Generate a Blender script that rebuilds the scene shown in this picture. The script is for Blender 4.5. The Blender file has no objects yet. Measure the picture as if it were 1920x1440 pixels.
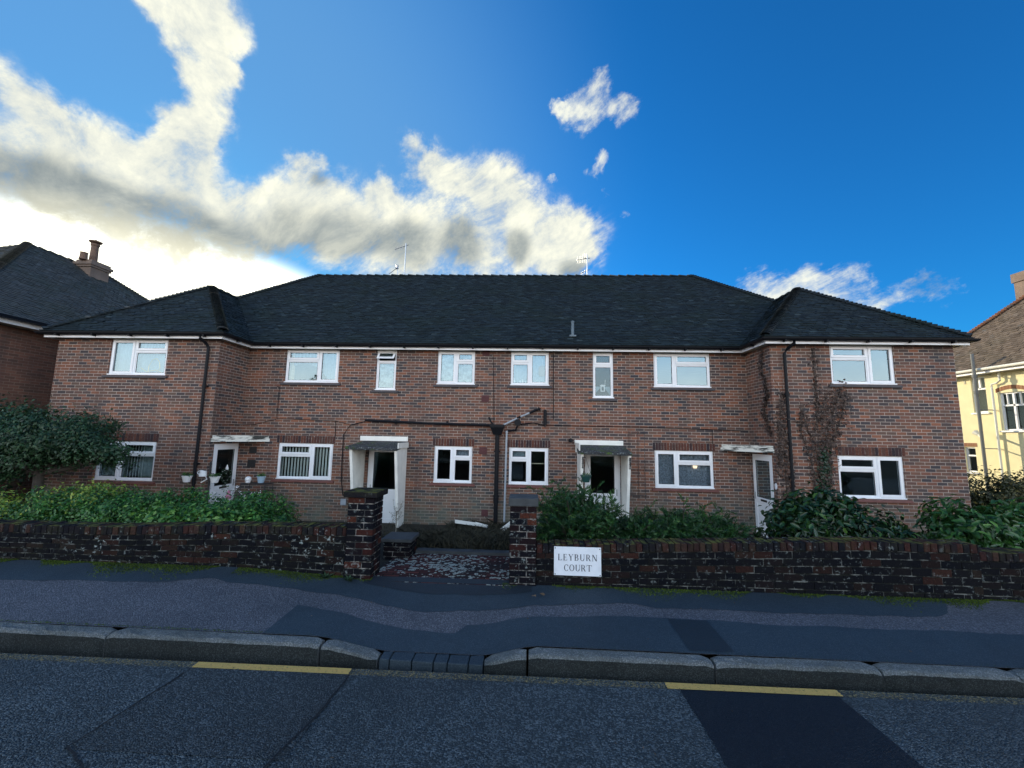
import bpy, bmesh, math, random
import numpy as np
from mathutils import Vector, Matrix
rad = math.radians
random.seed(7); RNG = np.random.default_rng(7)
S = bpy.context.scene
COL = S.collection

# ------------------------------------------------------------------ camera
cam_d = bpy.data.cameras.new('camera'); cam = bpy.data.objects.new('camera', cam_d); COL.objects.link(cam)
cam_d.sensor_width = 36; cam_d.lens = 770.8/1920*36; cam_d.clip_end = 3000; cam_d.clip_start = .05
R_ = ((0.998964, 0.041589, 0.018494), (-0.013261, -0.122747, 0.992349), (0.043541, -0.991566, -0.122069))
cam.matrix_world = Matrix(((R_[0][0], R_[1][0], R_[2][0], 0), (R_[0][1], R_[1][1], R_[2][1], -11.05),
                           (R_[0][2], R_[1][2], R_[2][2], 1.8), (0, 0, 0, 1)))
S.camera = cam

# ------------------------------------------------------------------ light and exposure
SUN_AZ, SUN_EL = rad(40), rad(15.5)      # azimuth to the left of +y
sd = Vector((-math.sin(SUN_AZ)*math.cos(SUN_EL), math.cos(SUN_AZ)*math.cos(SUN_EL), math.sin(SUN_EL)))
sun_d = bpy.data.lights.new('sun', 'SUN'); sun = bpy.data.objects.new('sun', sun_d); COL.objects.link(sun)
sun_d.energy = 3.6; sun_d.angle = rad(.5); sun_d.color = (1, .86, .62)
sun.rotation_euler = sd.to_track_quat('Z', 'Y').to_euler()
S.view_settings.view_transform = 'Standard'; S.view_settings.look = 'None'
S.view_settings.exposure = 0.5; S.view_settings.gamma = 1
try: S.view_settings.use_curve_mapping = False
except Exception: pass

class NT:
    """small node helper"""
    def __init__(s, tree): s.t = tree; s.n = tree.nodes; s.l = tree.links
    def node(s, typ, **kw):
        nd = s.n.new(typ)
        for k, v in kw.items():
            setattr(nd, k, v)
        return nd
    def put(s, sock, v):
        if isinstance(v, bpy.types.NodeSocket): s.l.new(v, sock)
        elif v is not None:
            try: sock.default_value = v
            except Exception:
                sock.default_value = (*v, 1) if hasattr(v, '__len__') and len(v) == 3 else v
    def math(s, op, a, b=None, c=None, clamp=False):
        nd = s.node('ShaderNodeMath', operation=op, use_clamp=clamp)
        s.put(nd.inputs[0], a)
        if b is not None: s.put(nd.inputs[1], b)
        if c is not None: s.put(nd.inputs[2], c)
        return nd.outputs[0]
    def vmath(s, op, a, b=None, scale=None):
        nd = s.node('ShaderNodeVectorMath', operation=op)
        s.put(nd.inputs[0], a)
        if b is not None: s.put(nd.inputs[1], b)
        if scale is not None: s.put(nd.inputs['Scale'], scale)
        return nd.outputs[1] if op in ('DISTANCE', 'DOT_PRODUCT', 'LENGTH') else nd.outputs[0]
    def maprange(s, v, a, b, c=0, d=1, smooth=False):
        nd = s.node('ShaderNodeMapRange', interpolation_type='SMOOTHSTEP' if smooth else 'LINEAR', clamp=True)
        for i, x in enumerate((v, a, b, c, d)): s.put(nd.inputs[i], x)
        return nd.outputs[0]
    def mix(s, f, a, b, blend='MIX'):
        nd = s.node('ShaderNodeMix', data_type='RGBA', blend_type=blend)
        s.put(nd.inputs[0], f); s.put(nd.inputs[6], c4(a)); s.put(nd.inputs[7], c4(b))
        return nd.outputs[2]
    def noise(s, vec, scale, detail=4, rough=.55, dist=0, out=0):
        nd = s.node('ShaderNodeTexNoise')
        if vec is not None: s.put(nd.inputs['Vector'], vec)
        s.put(nd.inputs['Scale'], scale); s.put(nd.inputs['Detail'], detail); s.put(nd.inputs['Roughness'], rough); s.put(nd.inputs['Distortion'], dist)
        return nd.outputs[out]
    def ramp(s, f, stops, interp='LINEAR'):
        nd = s.node('ShaderNodeValToRGB'); nd.color_ramp.interpolation = interp
        e = nd.color_ramp.elements
        while len(e) < len(stops): e.new(.5)
        for i, (p, c) in enumerate(stops): e[i].position = p; e[i].color = (*c, 1) if len(c) == 3 else c
        s.put(nd.inputs[0], f)
        return nd.outputs[0]
    def attr(s, name):
        nd = s.node('ShaderNodeAttribute', attribute_name=name); return nd
    def mapping(s, vec, scale=(1, 1, 1), loc=(0, 0, 0)):
        nd = s.node('ShaderNodeMapping'); s.put(nd.inputs[0], vec); nd.inputs['Scale'].default_value = scale; nd.inputs['Location'].default_value = loc
        return nd.outputs[0]
def c4(v):
    if isinstance(v, bpy.types.NodeSocket): return v
    return (*v, 1) if len(v) == 3 else v

# ------------------------------------------------------------------ sky
CLOUD=[(-0.490,0.562,0.667,0.049),(-0.584,0.517,0.626,0.030),(-0.571,0.541,0.617,0.035),(-0.540,0.541,0.644,0.039),(-0.584,0.490,0.647,0.039),(-0.538,0.506,0.674,0.053),(-0.575,0.568,0.589,0.028),(-0.519,0.569,0.637,0.049),(-0.537,0.591,0.602,0.055),(-0.561,0.610,0.560,0.054),(-0.591,0.618,0.518,0.059),(-0.601,0.615,0.510,0.048),(-0.593,0.642,0.486,0.050),(-0.630,0.614,0.476,0.039),(-0.509,0.609,0.608,0.031),(-0.502,0.519,0.691,0.056),(-0.466,0.488,0.738,0.058),(-0.742,0.495,0.452,0.045),(-0.729,0.523,0.442,0.046),(-0.706,0.554,0.440,0.050),(-0.683,0.590,0.430,0.063),(-0.640,0.631,0.439,0.069),(-0.602,0.665,0.442,0.062),(-0.759,0.537,0.368,0.086),(-0.721,0.584,0.371,0.089),(-0.675,0.636,0.374,0.100),(-0.609,0.693,0.386,0.104),(-0.536,0.728,0.427,0.086),(-0.466,0.748,0.472,0.069),(-0.459,0.720,0.521,0.035),(-0.455,0.773,0.441,0.123),(-0.363,0.820,0.443,0.123),(-0.282,0.860,0.426,0.133),(-0.179,0.887,0.426,0.133),(-0.070,0.904,0.422,0.131),(0.040,0.896,0.443,0.110),(0.106,0.886,0.451,0.087),(0.078,0.913,0.400,0.089),(-0.263,0.761,0.593,0.034),(-0.239,0.788,0.567,0.053),(-0.193,0.814,0.548,0.063),(-0.137,0.822,0.553,0.071),(-0.080,0.839,0.538,0.081),(-0.039,0.858,0.512,0.076),(-0.420,0.735,0.531,0.027),(-0.205,0.786,0.583,0.036),(-0.796,0.472,0.378,0.083),(-0.837,0.440,0.325,0.104),(-0.315,0.803,0.506,0.048)]
WISP=[(0.116,0.750,0.651,0.050),(0.103,0.772,0.628,0.052),(0.143,0.725,0.674,0.031),(0.179,0.752,0.634,0.040),(0.064,0.762,0.644,0.028),(0.137,0.815,0.564,0.027),(0.150,0.830,0.537,0.022),(0.196,0.845,0.497,0.020),(0.048,0.838,0.543,0.017),(0.131,0.857,0.498,0.028),(0.472,0.829,0.301,0.058),(0.525,0.797,0.300,0.044),(0.581,0.765,0.278,0.062),(0.619,0.743,0.255,0.049),(0.672,0.691,0.265,0.041),(0.644,0.719,0.261,0.038)]
SHADE=[(-0.776,0.528,0.345,0.075),(-0.732,0.571,0.372,0.070),(-0.683,0.625,0.377,0.073),(-0.626,0.677,0.387,0.075),(-0.562,0.725,0.398,0.075),(-0.476,0.774,0.418,0.082),(-0.386,0.822,0.420,0.081),(-0.283,0.864,0.416,0.088),(-0.156,0.895,0.418,0.082),(-0.814,0.475,0.334,0.084),(-0.426,0.750,0.507,0.026),(-0.021,0.906,0.423,0.054),(0.668,0.695,0.267,0.050),(0.115,0.915,0.388,0.049)]

world = bpy.data.worlds.new('World'); S.world = world; world.use_nodes = True
w = NT(world.node_tree); w.n.clear()
dirv = w.vmath('NORMALIZE', w.node('ShaderNodeTexCoord').outputs['Generated'])
sky = w.node('ShaderNodeTexSky', sky_type='NISHITA', sun_disc=False)
sky.sun_elevation = SUN_EL; sky.sun_rotation = -SUN_AZ; sky.altitude = 50; sky.air_density = 1.0; sky.dust_density = .6; sky.ozone_density = 2.5
# colour noise used to fray the cloud outlines
n1 = w.vmath('SUBTRACT', w.noise(dirv, 3.2, 2, .5, out=1), (.5, .5, .5))
n2 = w.vmath('SUBTRACT', w.noise(dirv, 11, 5, .62, out=1), (.5, .5, .5))
wv = w.vmath('ADD', dirv, w.vmath('SCALE', n1, scale=.10))
wv = w.vmath('ADD', wv, w.vmath('SCALE', n2, scale=.085))
def blobs(L, vec, k=1.0):
    acc = None
    for (x, y, z, r) in L:
        d = w.vmath('DISTANCE', vec, (x, y, z))
        m = w.maprange(d, r*1.15*k, r*.2*k, 0, 1, True)
        acc = m if acc is None else w.math('ADD', acc, m)
    return acc
SKY_K = 10.0      # the background strength is 0.1, cloud radiances below are written as seen
puff = w.noise(w.vmath('ADD', dirv, w.vmath('SCALE', n1, scale=.06)), 13, 10, .66)
strk = w.node('ShaderNodeVectorRotate', rotation_type='Y_AXIS'); w.put(strk.inputs['Vector'], dirv); strk.inputs['Angle'].default_value = rad(32)
wisp = w.noise(w.vmath('ADD', w.mapping(strk.outputs[0], (1, 1, 2.3)), w.vmath('SCALE', n1, scale=.30)), 6, 10, .68)
fray = w.math('ADD', w.math('MULTIPLY', w.math('SUBTRACT', puff, .5), 2.4), w.math('MULTIPLY', w.math('SUBTRACT', wisp, .5), 3.4))
b1 = blobs(CLOUD, wv); b2 = blobs(WISP, wv)
c1 = w.math('MINIMUM', b1, 1.55)
cover = w.maprange(w.math('ADD', c1, w.math('MULTIPLY', fray, w.maprange(b1, 0, .45))), .0, 1.5, 0, 1, True)
c2 = w.math('MULTIPLY', w.math('MINIMUM', b2, .9), .8)
cover2 = w.maprange(w.math('ADD', c2, w.math('MULTIPLY', fray, w.maprange(b2, 0, .35, 0, 1.25))), .16, 1.5, 0, .85, True)
cover = w.math('MAXIMUM', cover, cover2)
wl = w.vmath('ADD', dirv, w.vmath('SCALE', n1, scale=.16))
shade = w.math('MULTIPLY', w.maprange(blobs(SHADE, wl), .10, 1.0, 0, 1, True), w.maprange(wisp, .34, .62, 1, .62))
# stretched distance from the bright gap low on the sun's side
gd = w.vmath('LENGTH', w.vmath('MULTIPLY', w.vmath('SUBTRACT', dirv, (-.70, .70, .13)), (1, 1, 2.1)))
ctop = w.mix(w.maprange(w.math('ADD', w.math('MULTIPLY', wisp, .6), w.math('MULTIPLY', puff, .4)), .40, .60), (.44, .48, .48), (.78, .77, .63))
cbody = w.mix(w.maprange(gd, .37, .52), (.80, .75, .53), (.20, .235, .245))
ccol = w.mix(shade, ctop, cbody)
skyc = w.mix(1.0, sky.outputs[0], (.11, .84, 1.50), 'MULTIPLY')
sunang = w.vmath('DISTANCE', dirv, (-.69, .655, .285))
skyc = w.mix(w.maprange(sunang, 1.0, .45, 0, .8, True), skyc, (1.0, 2.6, 5.0))
veil = w.mix(w.maprange(gd, .52, .40, 0, 1, True), skyc, (17, 16.5, 13.5))
# pale haze added low in the sky behind the viewer, as fill for the facade
sxyz = w.node('ShaderNodeSeparateXYZ'); w.l.new(dirv, sxyz.inputs[0])
back = w.math('MULTIPLY', w.maprange(sxyz.outputs[1], .05, -.45, 0, 1, True), w.maprange(sxyz.outputs[2], .80, .30, 0, 1, True))
back = w.math('MULTIPLY', back, w.maprange(puff, .2, .7, .8, 1.0))
fillc = w.mix(w.maprange(sxyz.outputs[2], .05, .20), (31, 26, 21.5), (16.5, 19.8, 23))
veil = w.mix(back, veil, fillc)
fin = w.mix(cover, veil, w.vmath('SCALE', ccol, scale=SKY_K))
bg = w.node('ShaderNodeBackground'); w.put(bg.inputs[0], fin); bg.inputs[1].default_value = .1
w.l.new(bg.outputs[0], w.node('ShaderNodeOutputWorld').inputs[0])
world.cycles.sampling_method = 'MANUAL'; world.cycles.sample_map_resolution = 512

# ------------------------------------------------------------------ materials
MATS = {}
def mat(name):
    m = bpy.data.materials.new(name); m.use_nodes = True; MATS[name] = m
    t = NT(m.node_tree); t.n.clear()
    t.out = t.node('ShaderNodeOutputMaterial'); t.bs = t.node('ShaderNodeBsdfPrincipled')
    t.l.new(t.bs.outputs[0], t.out.inputs[0])
    return m, t
def bump(t, h, strength=.5, dist=.01):
    b = t.node('ShaderNodeBump'); b.inputs['Strength'].default_value = strength; b.inputs['Distance'].default_value = dist
    t.put(b.inputs['Height'], h); t.l.new(b.outputs[0], t.bs.inputs['Normal'])
def obco(t): return t.node('ShaderNodeTexCoord').outputs['Object']
def plain(name, col, rough=.5, var=.12, scale=6, metallic=0, bmp=0, spec=.5):
    m, t = mat(name); co = obco(t)
    n = t.noise(co, scale, 5)
    c = t.mix(t.maprange(n, .3, .7), tuple(x*(1-var) for x in col), tuple(min(1, x*(1+var)) for x in col))
    t.put(t.bs.inputs['Base Color'], c); t.bs.inputs['Roughness'].default_value = rough; t.bs.inputs['Metallic'].default_value = metallic
    t.bs.inputs['Specular IOR Level'].default_value = spec
    if bmp: bump(t, t.noise(co, scale*8, 4), bmp, .004)
    return m
def brick_mat(name, stops, mortar=(.47, .39, .33), algae=.0, soot=.25, lo=.0):
    m, t = mat(name)
    uv = t.node('ShaderNodeUVMap', uv_map='UVMap').outputs[0]
    wob = t.vmath('SCALE', t.vmath('SUBTRACT', t.noise(uv, 9, 2, out=1), (.5, .5, .5)), scale=.006)
    vec = t.vmath('ADD', uv, wob)
    b = t.node('ShaderNodeTexBrick'); t.put(b.inputs['Vector'], vec)
    b.offset = .5; b.squash = 1
    b.inputs['Color1'].default_value = (0, 0, 0, 1); b.inputs['Color2'].default_value = (1, 1, 1, 1); b.inputs['Mortar'].default_value = (.5, .5, .5, 1)
    b.inputs['Scale'].default_value = 1; b.inputs['Mortar Size'].default_value = .006; b.inputs['Mortar Smooth'].default_value = .25
    b.inputs['Bias'].default_value = 0; b.inputs['Brick Width'].default_value = .225; b.inputs['Row Height'].default_value = .075
    sep = t.node('ShaderNodeSeparateColor'); t.l.new(b.outputs['Color'], sep.inputs[0])
    base = t.ramp(sep.outputs[0], stops)
    co = obco(t)
    mott = t.noise(vec, 40, 4, .6)
    base = t.mix(t.maprange(mott, .35, .7, 0, .55), base, t.mix(.5, base, (.035, .03, .034)))
    big = t.noise(co, .55, 4)
    base = t.mix(t.maprange(big, .42, .68, 0, .45), base, t.mix(.55, base, (.16, .085, .06)))
    mo = t.mix(t.maprange(t.noise(co, 2.2, 3), .35, .65), tuple(x*.72 for x in mortar), mortar)
    c = t.mix(b.outputs['Fac'], base, mo)
    c = t.mix(t.maprange(t.noise(t.mapping(co, (3.2, 3.2, .22)), 1.0, 5, .6), .50, .72, 0, .38), c, (.032, .032, .034))
    if soot: c = t.mix(t.maprange(t.noise(co, 1.3, 6, .6), .55, .75, 0, soot), c, (.03, .03, .032))
    if algae:
        z = t.node('ShaderNodeSeparateXYZ'); t.l.new(co, z.inputs[0])
        f = t.math('MULTIPLY', t.maprange(z.outputs[2], lo+1.3, lo-.1, 0, 1, True), t.maprange(t.noise(co, 1.7, 5), .35, .62, .1, 1))
        c = t.mix(t.math('MULTIPLY', f, algae), c, (.13, .145, .11))
    t.put(t.bs.inputs['Base Color'], c); t.bs.inputs['Roughness'].default_value = .85
    h = t.math('ADD', t.math('MULTIPLY', b.outputs['Fac'], -1), t.math('MULTIPLY', mott, .35))
    bump(t, h, .8, .008)
    return m
STK = [(0, (.036, .033, .040)), (.2, (.066, .048, .046)), (.38, (.128, .062, .045)), (.55, (.20, .076, .046)), (.72, (.115, .073, .054)), (.86, (.215, .085, .048)), (1, (.27, .10, .052))]
brick_mat('house_brick', STK, algae=.75, lo=-.55, soot=.2)
brick_mat('neighbour_brick', [(0, (.11, .06, .045)), (.5, (.17, .075, .05)), (1, (.22, .10, .065))], mortar=(.24, .17, .13), soot=.4)
def unit_brick(name, stops, lich=.0, moss=0., moss_top=False):
    m, t = mat(name); a = t.attr('rnd').outputs['Fac']; co = obco(t)
    c = t.ramp(a, stops)
    mott = t.noise(co, 45, 5, .6)
    c = t.mix(t.maprange(mott, .38, .68, 0, .7), c, t.mix(.75, c, (.004, .004, .006)))
    if lich:
        l = t.noise(co, 17, 9, .70); l2 = t.noise(co, 1.8, 3)
        f = t.math('MULTIPLY', t.maprange(l, .575, .64), t.maprange(l2, .42, .58, .15, lich))
        c = t.mix(f, c, (.30, .34, .33))
    if moss:
        l = t.noise(co, 8, 6, .6)
        nz = t.node('ShaderNodeNewGeometry').outputs['Normal']; sz = t.node('ShaderNodeSeparateXYZ'); t.l.new(nz, sz.inputs[0])
        f = t.math('MULTIPLY', t.maprange(l, .46, .62, 0, moss), t.maprange(sz.outputs[2], .2, .8, .08, 1))
        c = t.mix(f, c, (.12, .12, .03))
    t.put(t.bs.inputs['Base Color'], c); t.bs.inputs['Roughness'].default_value = .95; t.bs.inputs['Specular IOR Level'].default_value = .08
    bump(t, t.noise(co, 60, 5, .65), .55, .006)
    return m
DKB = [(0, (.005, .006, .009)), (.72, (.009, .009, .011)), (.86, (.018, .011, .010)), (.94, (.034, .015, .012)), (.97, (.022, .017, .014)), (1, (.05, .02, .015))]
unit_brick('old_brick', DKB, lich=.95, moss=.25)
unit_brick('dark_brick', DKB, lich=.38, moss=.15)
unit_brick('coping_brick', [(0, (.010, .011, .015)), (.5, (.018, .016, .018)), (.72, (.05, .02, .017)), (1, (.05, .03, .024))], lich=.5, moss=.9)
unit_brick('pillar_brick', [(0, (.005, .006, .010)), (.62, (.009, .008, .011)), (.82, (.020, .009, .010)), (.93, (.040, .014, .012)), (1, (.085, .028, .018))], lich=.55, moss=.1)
unit_brick('soldier_brick', [(0, (.05, .04, .045)), (.35, (.11, .05, .042)), (.7, (.17, .07, .048)), (1, (.10, .06, .052))])
def mortar_mat(name, light, dark):
    m, t = mat(name); co = obco(t)
    c = t.mix(t.maprange(t.noise(co, 9, 6, .65), .48, .62), dark, light)
    t.put(t.bs.inputs['Base Color'], c); t.bs.inputs['Roughness'].default_value = .95; t.bs.inputs['Specular IOR Level'].default_value = .1; bump(t, t.noise(co, 70, 4), .6, .005)
mortar_mat('old_mortar', (.15, .155, .145), (.012, .013, .013)); mortar_mat('pillar_mortar', (.30, .28, .26), (.04, .04, .04)); mortar_mat('house_mortar', (.46, .42, .38), (.2, .18, .16))
def tile_mat(name, a, b_, moss=.4, mosscol=(.035, .05, .025), hl=(.10, .10, .095)):
    m, t = mat(name); co = obco(t); r = t.attr('rnd').outputs['Fac']
    c = t.mix(r, a, b_)
    c = t.mix(t.maprange(r, .94, 1.0, 0, .8), c, hl)
    c = t.mix(t.maprange(t.noise(co, .9, 5), .45, .65, 0, moss), c, mosscol)
    c = t.mix(t.maprange(t.noise(co, 30, 5, .65), .5, .75, 0, .5), c, t.mix(.6, c, (.11, .12, .11)))
    t.put(t.bs.inputs['Base Color'], c); t.bs.inputs['Roughness'].default_value = .7; t.bs.inputs['Specular IOR Level'].default_value = .25
    bump(t, t.noise(co, 90, 3), .35, .004)
tile_mat('roof_tile', (.005, .010, .014), (.018, .030, .036), mosscol=(.010, .020, .014), hl=(.05, .07, .075))
tile_mat('hip_tile', (.010, .015, .020), (.022, .030, .036), moss=.5, mosscol=(.014, .026, .018))
tile_mat('neighbour_tile', (.05, .055, .055), (.09, .09, .085), moss=.3)
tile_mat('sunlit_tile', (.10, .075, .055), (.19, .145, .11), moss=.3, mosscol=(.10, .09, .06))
tile_mat('orange_tile', (.24, .10, .05), (.34, .16, .08), moss=.2, mosscol=(.15, .12, .07))
plain('upvc', (.80, .81, .83), .28, .03, 3); plain('white_paint', (.78, .77, .72), .5, .10, 4, bmp=.1)
plain('black_plastic', (.008, .009, .012), .45, .1, spec=.15); plain('grey_plastic', (.30, .33, .37), .4, .1); plain('gasket', (.02, .022, .025), .6)
plain('cream_render', (.78, .70, .42), .9, .05, 3, bmp=.3); plain('render_white', (.74, .72, .62), .6, .06, 3)
plain('red_sill', (.15, .055, .045), .6, .2, 8, bmp=.2); plain('slate_sill', (.055, .05, .056), .6, .2, 8, bmp=.2)
plain('vent_red', (.085, .028, .03), .8, .2, 10, bmp=.2); plain('soffit_board', (.50, .48, .36), .7, .1)
plain('interior', (.06, .055, .05), .9, .1); plain('steel', (.45, .46, .47), .35, .1, metallic=.9); plain('dark_metal', (.03, .03, .032), .45, .1, metallic=.3)
plain('pot_green', (.012, .055, .05), .4, .1); plain('pot_white', (.75, .75, .75), .45, .05); plain('pot_yellow', (.65, .42, .05), .5, .05); plain('pot_blue', (.32, .44, .54), .4, .1); plain('pot_pink', (.55, .2, .3), .6)
plain('bark', (.05, .04, .032), .9, .25, 20, bmp=.5); plain('dry_stem', (.22, .20, .16), .9, .2, 20); plain('sign_white', (.78, .80, .84), .35, .06, 9); plain('sign_ink', (.012, .014, .03), .5)
plain('concrete_cap', (.045, .05, .053), .85, .25, 9, bmp=.4); plain('terracotta', (.15, .09, .06), .8, .15, 6); plain('gold', (.5, .36, .1), .4, .1, metallic=.5); plain('amber', (.22, .13, .03), .5, .2)
def fabric(name, col, trans=.3, var=.2, scale=20):
    m, t = mat(name); co = obco(t)
    c = t.mix(t.maprange(t.noise(co, scale, 5), .35, .65), tuple(x*(1-var) for x in col), col)
    t.put(t.bs.inputs['Base Color'], c); t.bs.inputs['Roughness'].default_value = .9
    if trans:
        tr = t.node('ShaderNodeBsdfTransparent'); mx = t.node('ShaderNodeMixShader'); mx.inputs[0].default_value = trans
        t.l.new(t.bs.outputs[0], mx.inputs[1]); t.l.new(tr.outputs[0], mx.inputs[2]); t.l.new(mx.outputs[0], t.out.inputs[0])
fabric('net', (.34, .47, .56), .25, .25, 14); fabric('blue_net', (.42, .50, .62), .2, .5, 26); fabric('blind', (.70, .76, .74), 0, .1); fabric('green_curtain', (.25, .33, .30), 0, .25, 8)
fabric('patterned', (.55, .60, .56), .1, .7, 9); plain('vent_grey', (.10, .14, .17), .5); plain('flue_grey', (.14, .145, .14), .5); fabric('cream_curtain', (.62, .50, .28), .1, .2)
def glass_mat(name, fac, wav=.02, fk=.6):
    m, t = mat(name); t.n.remove(t.bs)
    tr = t.node('ShaderNodeBsdfTransparent'); tr.inputs[0].default_value = (.86, .90, .89, 1)
    gl = t.node('ShaderNodeBsdfGlossy'); gl.inputs['Roughness'].default_value = .012; gl.inputs[0].default_value = (.62, .87, 1, 1)
    co = obco(t); b = t.node('ShaderNodeBump'); b.inputs['Strength'].default_value = wav; b.inputs['Distance'].default_value = .05
    t.put(b.inputs['Height'], t.noise(co, 1.6, 2)); t.l.new(b.outputs[0], gl.inputs['Normal'])
    fr = t.node('ShaderNodeLayerWeight'); fr.inputs[0].default_value = .35
    f = t.math('ADD', t.math('MULTIPLY', fr.outputs['Fresnel'], fk), fac, clamp=True)
    mx = t.node('ShaderNodeMixShader'); t.put(mx.inputs[0], f); t.l.new(tr.outputs[0], mx.inputs[1]); t.l.new(gl.outputs[0], mx.inputs[2]); t.l.new(mx.outputs[0], t.out.inputs[0])
glass_mat('glass', .19); glass_mat('door_glass', .05, .05); glass_mat('dark_glass', .075); glass_mat('far_glass', .012, .02, .02)
def leaf_mat(name, lo, hi, rough=.45, tip=None, trans=.25):
    m, t = mat(name); r = t.attr('rnd').outputs['Fac']; co = obco(t)
    c = t.mix(r, lo, hi)
    c = t.mix(t.maprange(t.noise(co, 2.6, 4), .42, .62, 0, .7), c, t.mix(.6, c, tuple(x*.45 for x in lo)))
    if tip: c = t.mix(t.maprange(r, .9, .95), c, tip)
    t.put(t.bs.inputs['Base Color'], c); t.bs.inputs['Roughness'].default_value = rough
    tl = t.node('ShaderNodeBsdfTranslucent'); t.put(tl.inputs[0], c)
    mx = t.node('ShaderNodeMixShader'); mx.inputs[0].default_value = trans
    t.l.new(t.bs.outputs[0], mx.inputs[1]); t.l.new(tl.outputs[0], mx.inputs[2]); t.l.new(mx.outputs[0], t.out.inputs[0])
leaf_mat('holly_leaf', (.014, .042, .017), (.040, .10, .036), .5); leaf_mat('hedge_leaf', (.020, .085, .016), (.07, .22, .034), .45, tip=(.15, .30, .05))
leaf_mat('variegated_leaf', (.08, .20, .02), (.40, .46, .07), .5); leaf_mat('yew_leaf', (.012, .046, .015), (.045, .135, .028), .5, tip=(.12, .20, .04))
leaf_mat('laurel_leaf', (.010, .030, .010), (.03, .085, .02), .3, tip=(.08, .16, .03)); leaf_mat('light_laurel_leaf', (.02, .07, .016), (.06, .17, .03), .35, tip=(.13, .26, .05))
leaf_mat('beech_leaf', (.018, .028, .010), (.06, .07, .02), .5, tip=(.16, .14, .04)); leaf_mat('dry_leaf', (.030, .021, .018), (.15, .10, .08), .7); leaf_mat('ivy_leaf', (.008, .03, .014), (.02, .06, .025), .4)
leaf_mat('dead_grass', (.028, .030, .018), (.085, .075, .045), .9); leaf_mat('weed_leaf', (.03, .07, .03), (.08, .14, .07), .6); leaf_mat('moss_blade', (.036, .07, .005), (.095, .15, .012), .9)
leaf_mat('litter', (.10, .06, .03), (.26, .17, .10), .8)
def ground_mat(name, base, speck, sscale=140, rough=.75, tintn=.3, bmp=.5, tint=(.03, .03, .035), bdist=.006, thr=.62):
    m, t = mat(name); co = obco(t)
    v = t.node('ShaderNodeTexVoronoi', feature='F1'); t.put(v.inputs['Vector'], co); v.inputs['Scale'].default_value = sscale
    sp = t.node('ShaderNodeSeparateColor'); t.l.new(v.outputs['Color'], sp.inputs[0])
    c = t.mix(t.maprange(sp.outputs[0], thr, 1.0), base, speck)
    c = t.mix(t.maprange(t.noise(co, 1.1, 6, .62), .4, .68, 0, tintn), c, tint)
    c = t.mix(t.maprange(t.noise(co, 14, 5, .6), .45, .75, 0, .35), c, tuple(x*1.5 for x in base))
    t.put(t.bs.inputs['Base Color'], c); t.bs.inputs['Roughness'].default_value = rough
    h = t.math('ADD', t.math('MULTIPLY', v.outputs['Distance'], -1.4), t.math('MULTIPLY', t.noise(co, 30, 4), .8))
    bump(t, h, bmp, bdist); t.bs.inputs['Specular IOR Level'].default_value = .35
    return m
ground_mat('road_asphalt', (.028, .048, .062), (.20, .25, .28), 95, .62, .5, 1, (.016, .030, .040), .018, .45)
ground_mat('fresh_asphalt', (.004, .008, .014), (.018, .026, .036), 120, .6, .3, .6, (.003, .006, .014), .008)
ground_mat('patched_asphalt', (.023, .039, .050), (.15, .185, .21), 105, .62, .5, 1, (.011, .018, .024), .016, .5)
ground_mat('pavement_pink', (.066, .071, .086), (.20, .20, .225), 105, .75, .4, .6, (.028, .036, .044), .010, .5)
ground_mat('pavement_dark', (.024, .041, .056), (.07, .095, .115), 190, .7, .4, .4, (.010, .018, .026), .006)
ground_mat('pavement_black', (.015, .026, .036), (.03, .033, .038), 190, .65, .4, .4, (.012, .015, .02), .004)
ground_mat('soil', (.020, .018, .014), (.05, .045, .035), 60, .95, .4, .8, (.02, .025, .012)); ground_mat('seam_tar', (.008, .008, .010), (.012, .012, .014), 60, .6)
ground_mat('granite', (.19, .21, .21), (.46, .48, .48), 150, .85, .5, 1, (.035, .05, .04), .014, .5); ground_mat('shaded_granite', (.03, .038, .038), (.10, .115, .115), 150, .9, .5, 1, (.008, .011, .010), .014, .6)
def worn_paint(name, col, lo, hi, alpha=True):
    m, t = mat(name); co = obco(t)
    t.put(t.bs.inputs['Base Color'], t.mix(t.maprange(t.noise(co, 30, 4), .3, .7), tuple(x*.8 for x in col), col)); t.bs.inputs['Roughness'].default_value = .7
    f = t.maprange(t.noise(co, 65, 6, .7), lo, hi)
    tr = t.node('ShaderNodeBsdfTransparent'); mx = t.node('ShaderNodeMixShader'); t.put(mx.inputs[0], f)
    t.l.new(tr.outputs[0], mx.inputs[1]); t.l.new(t.bs.outputs[0], mx.inputs[2]); t.l.new(mx.outputs[0], t.out.inputs[0])
worn_paint('yellow_paint', (.66, .41, .11), .34, .42); worn_paint('faded_yellow', (.30, .23, .10), .47, .62)
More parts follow.
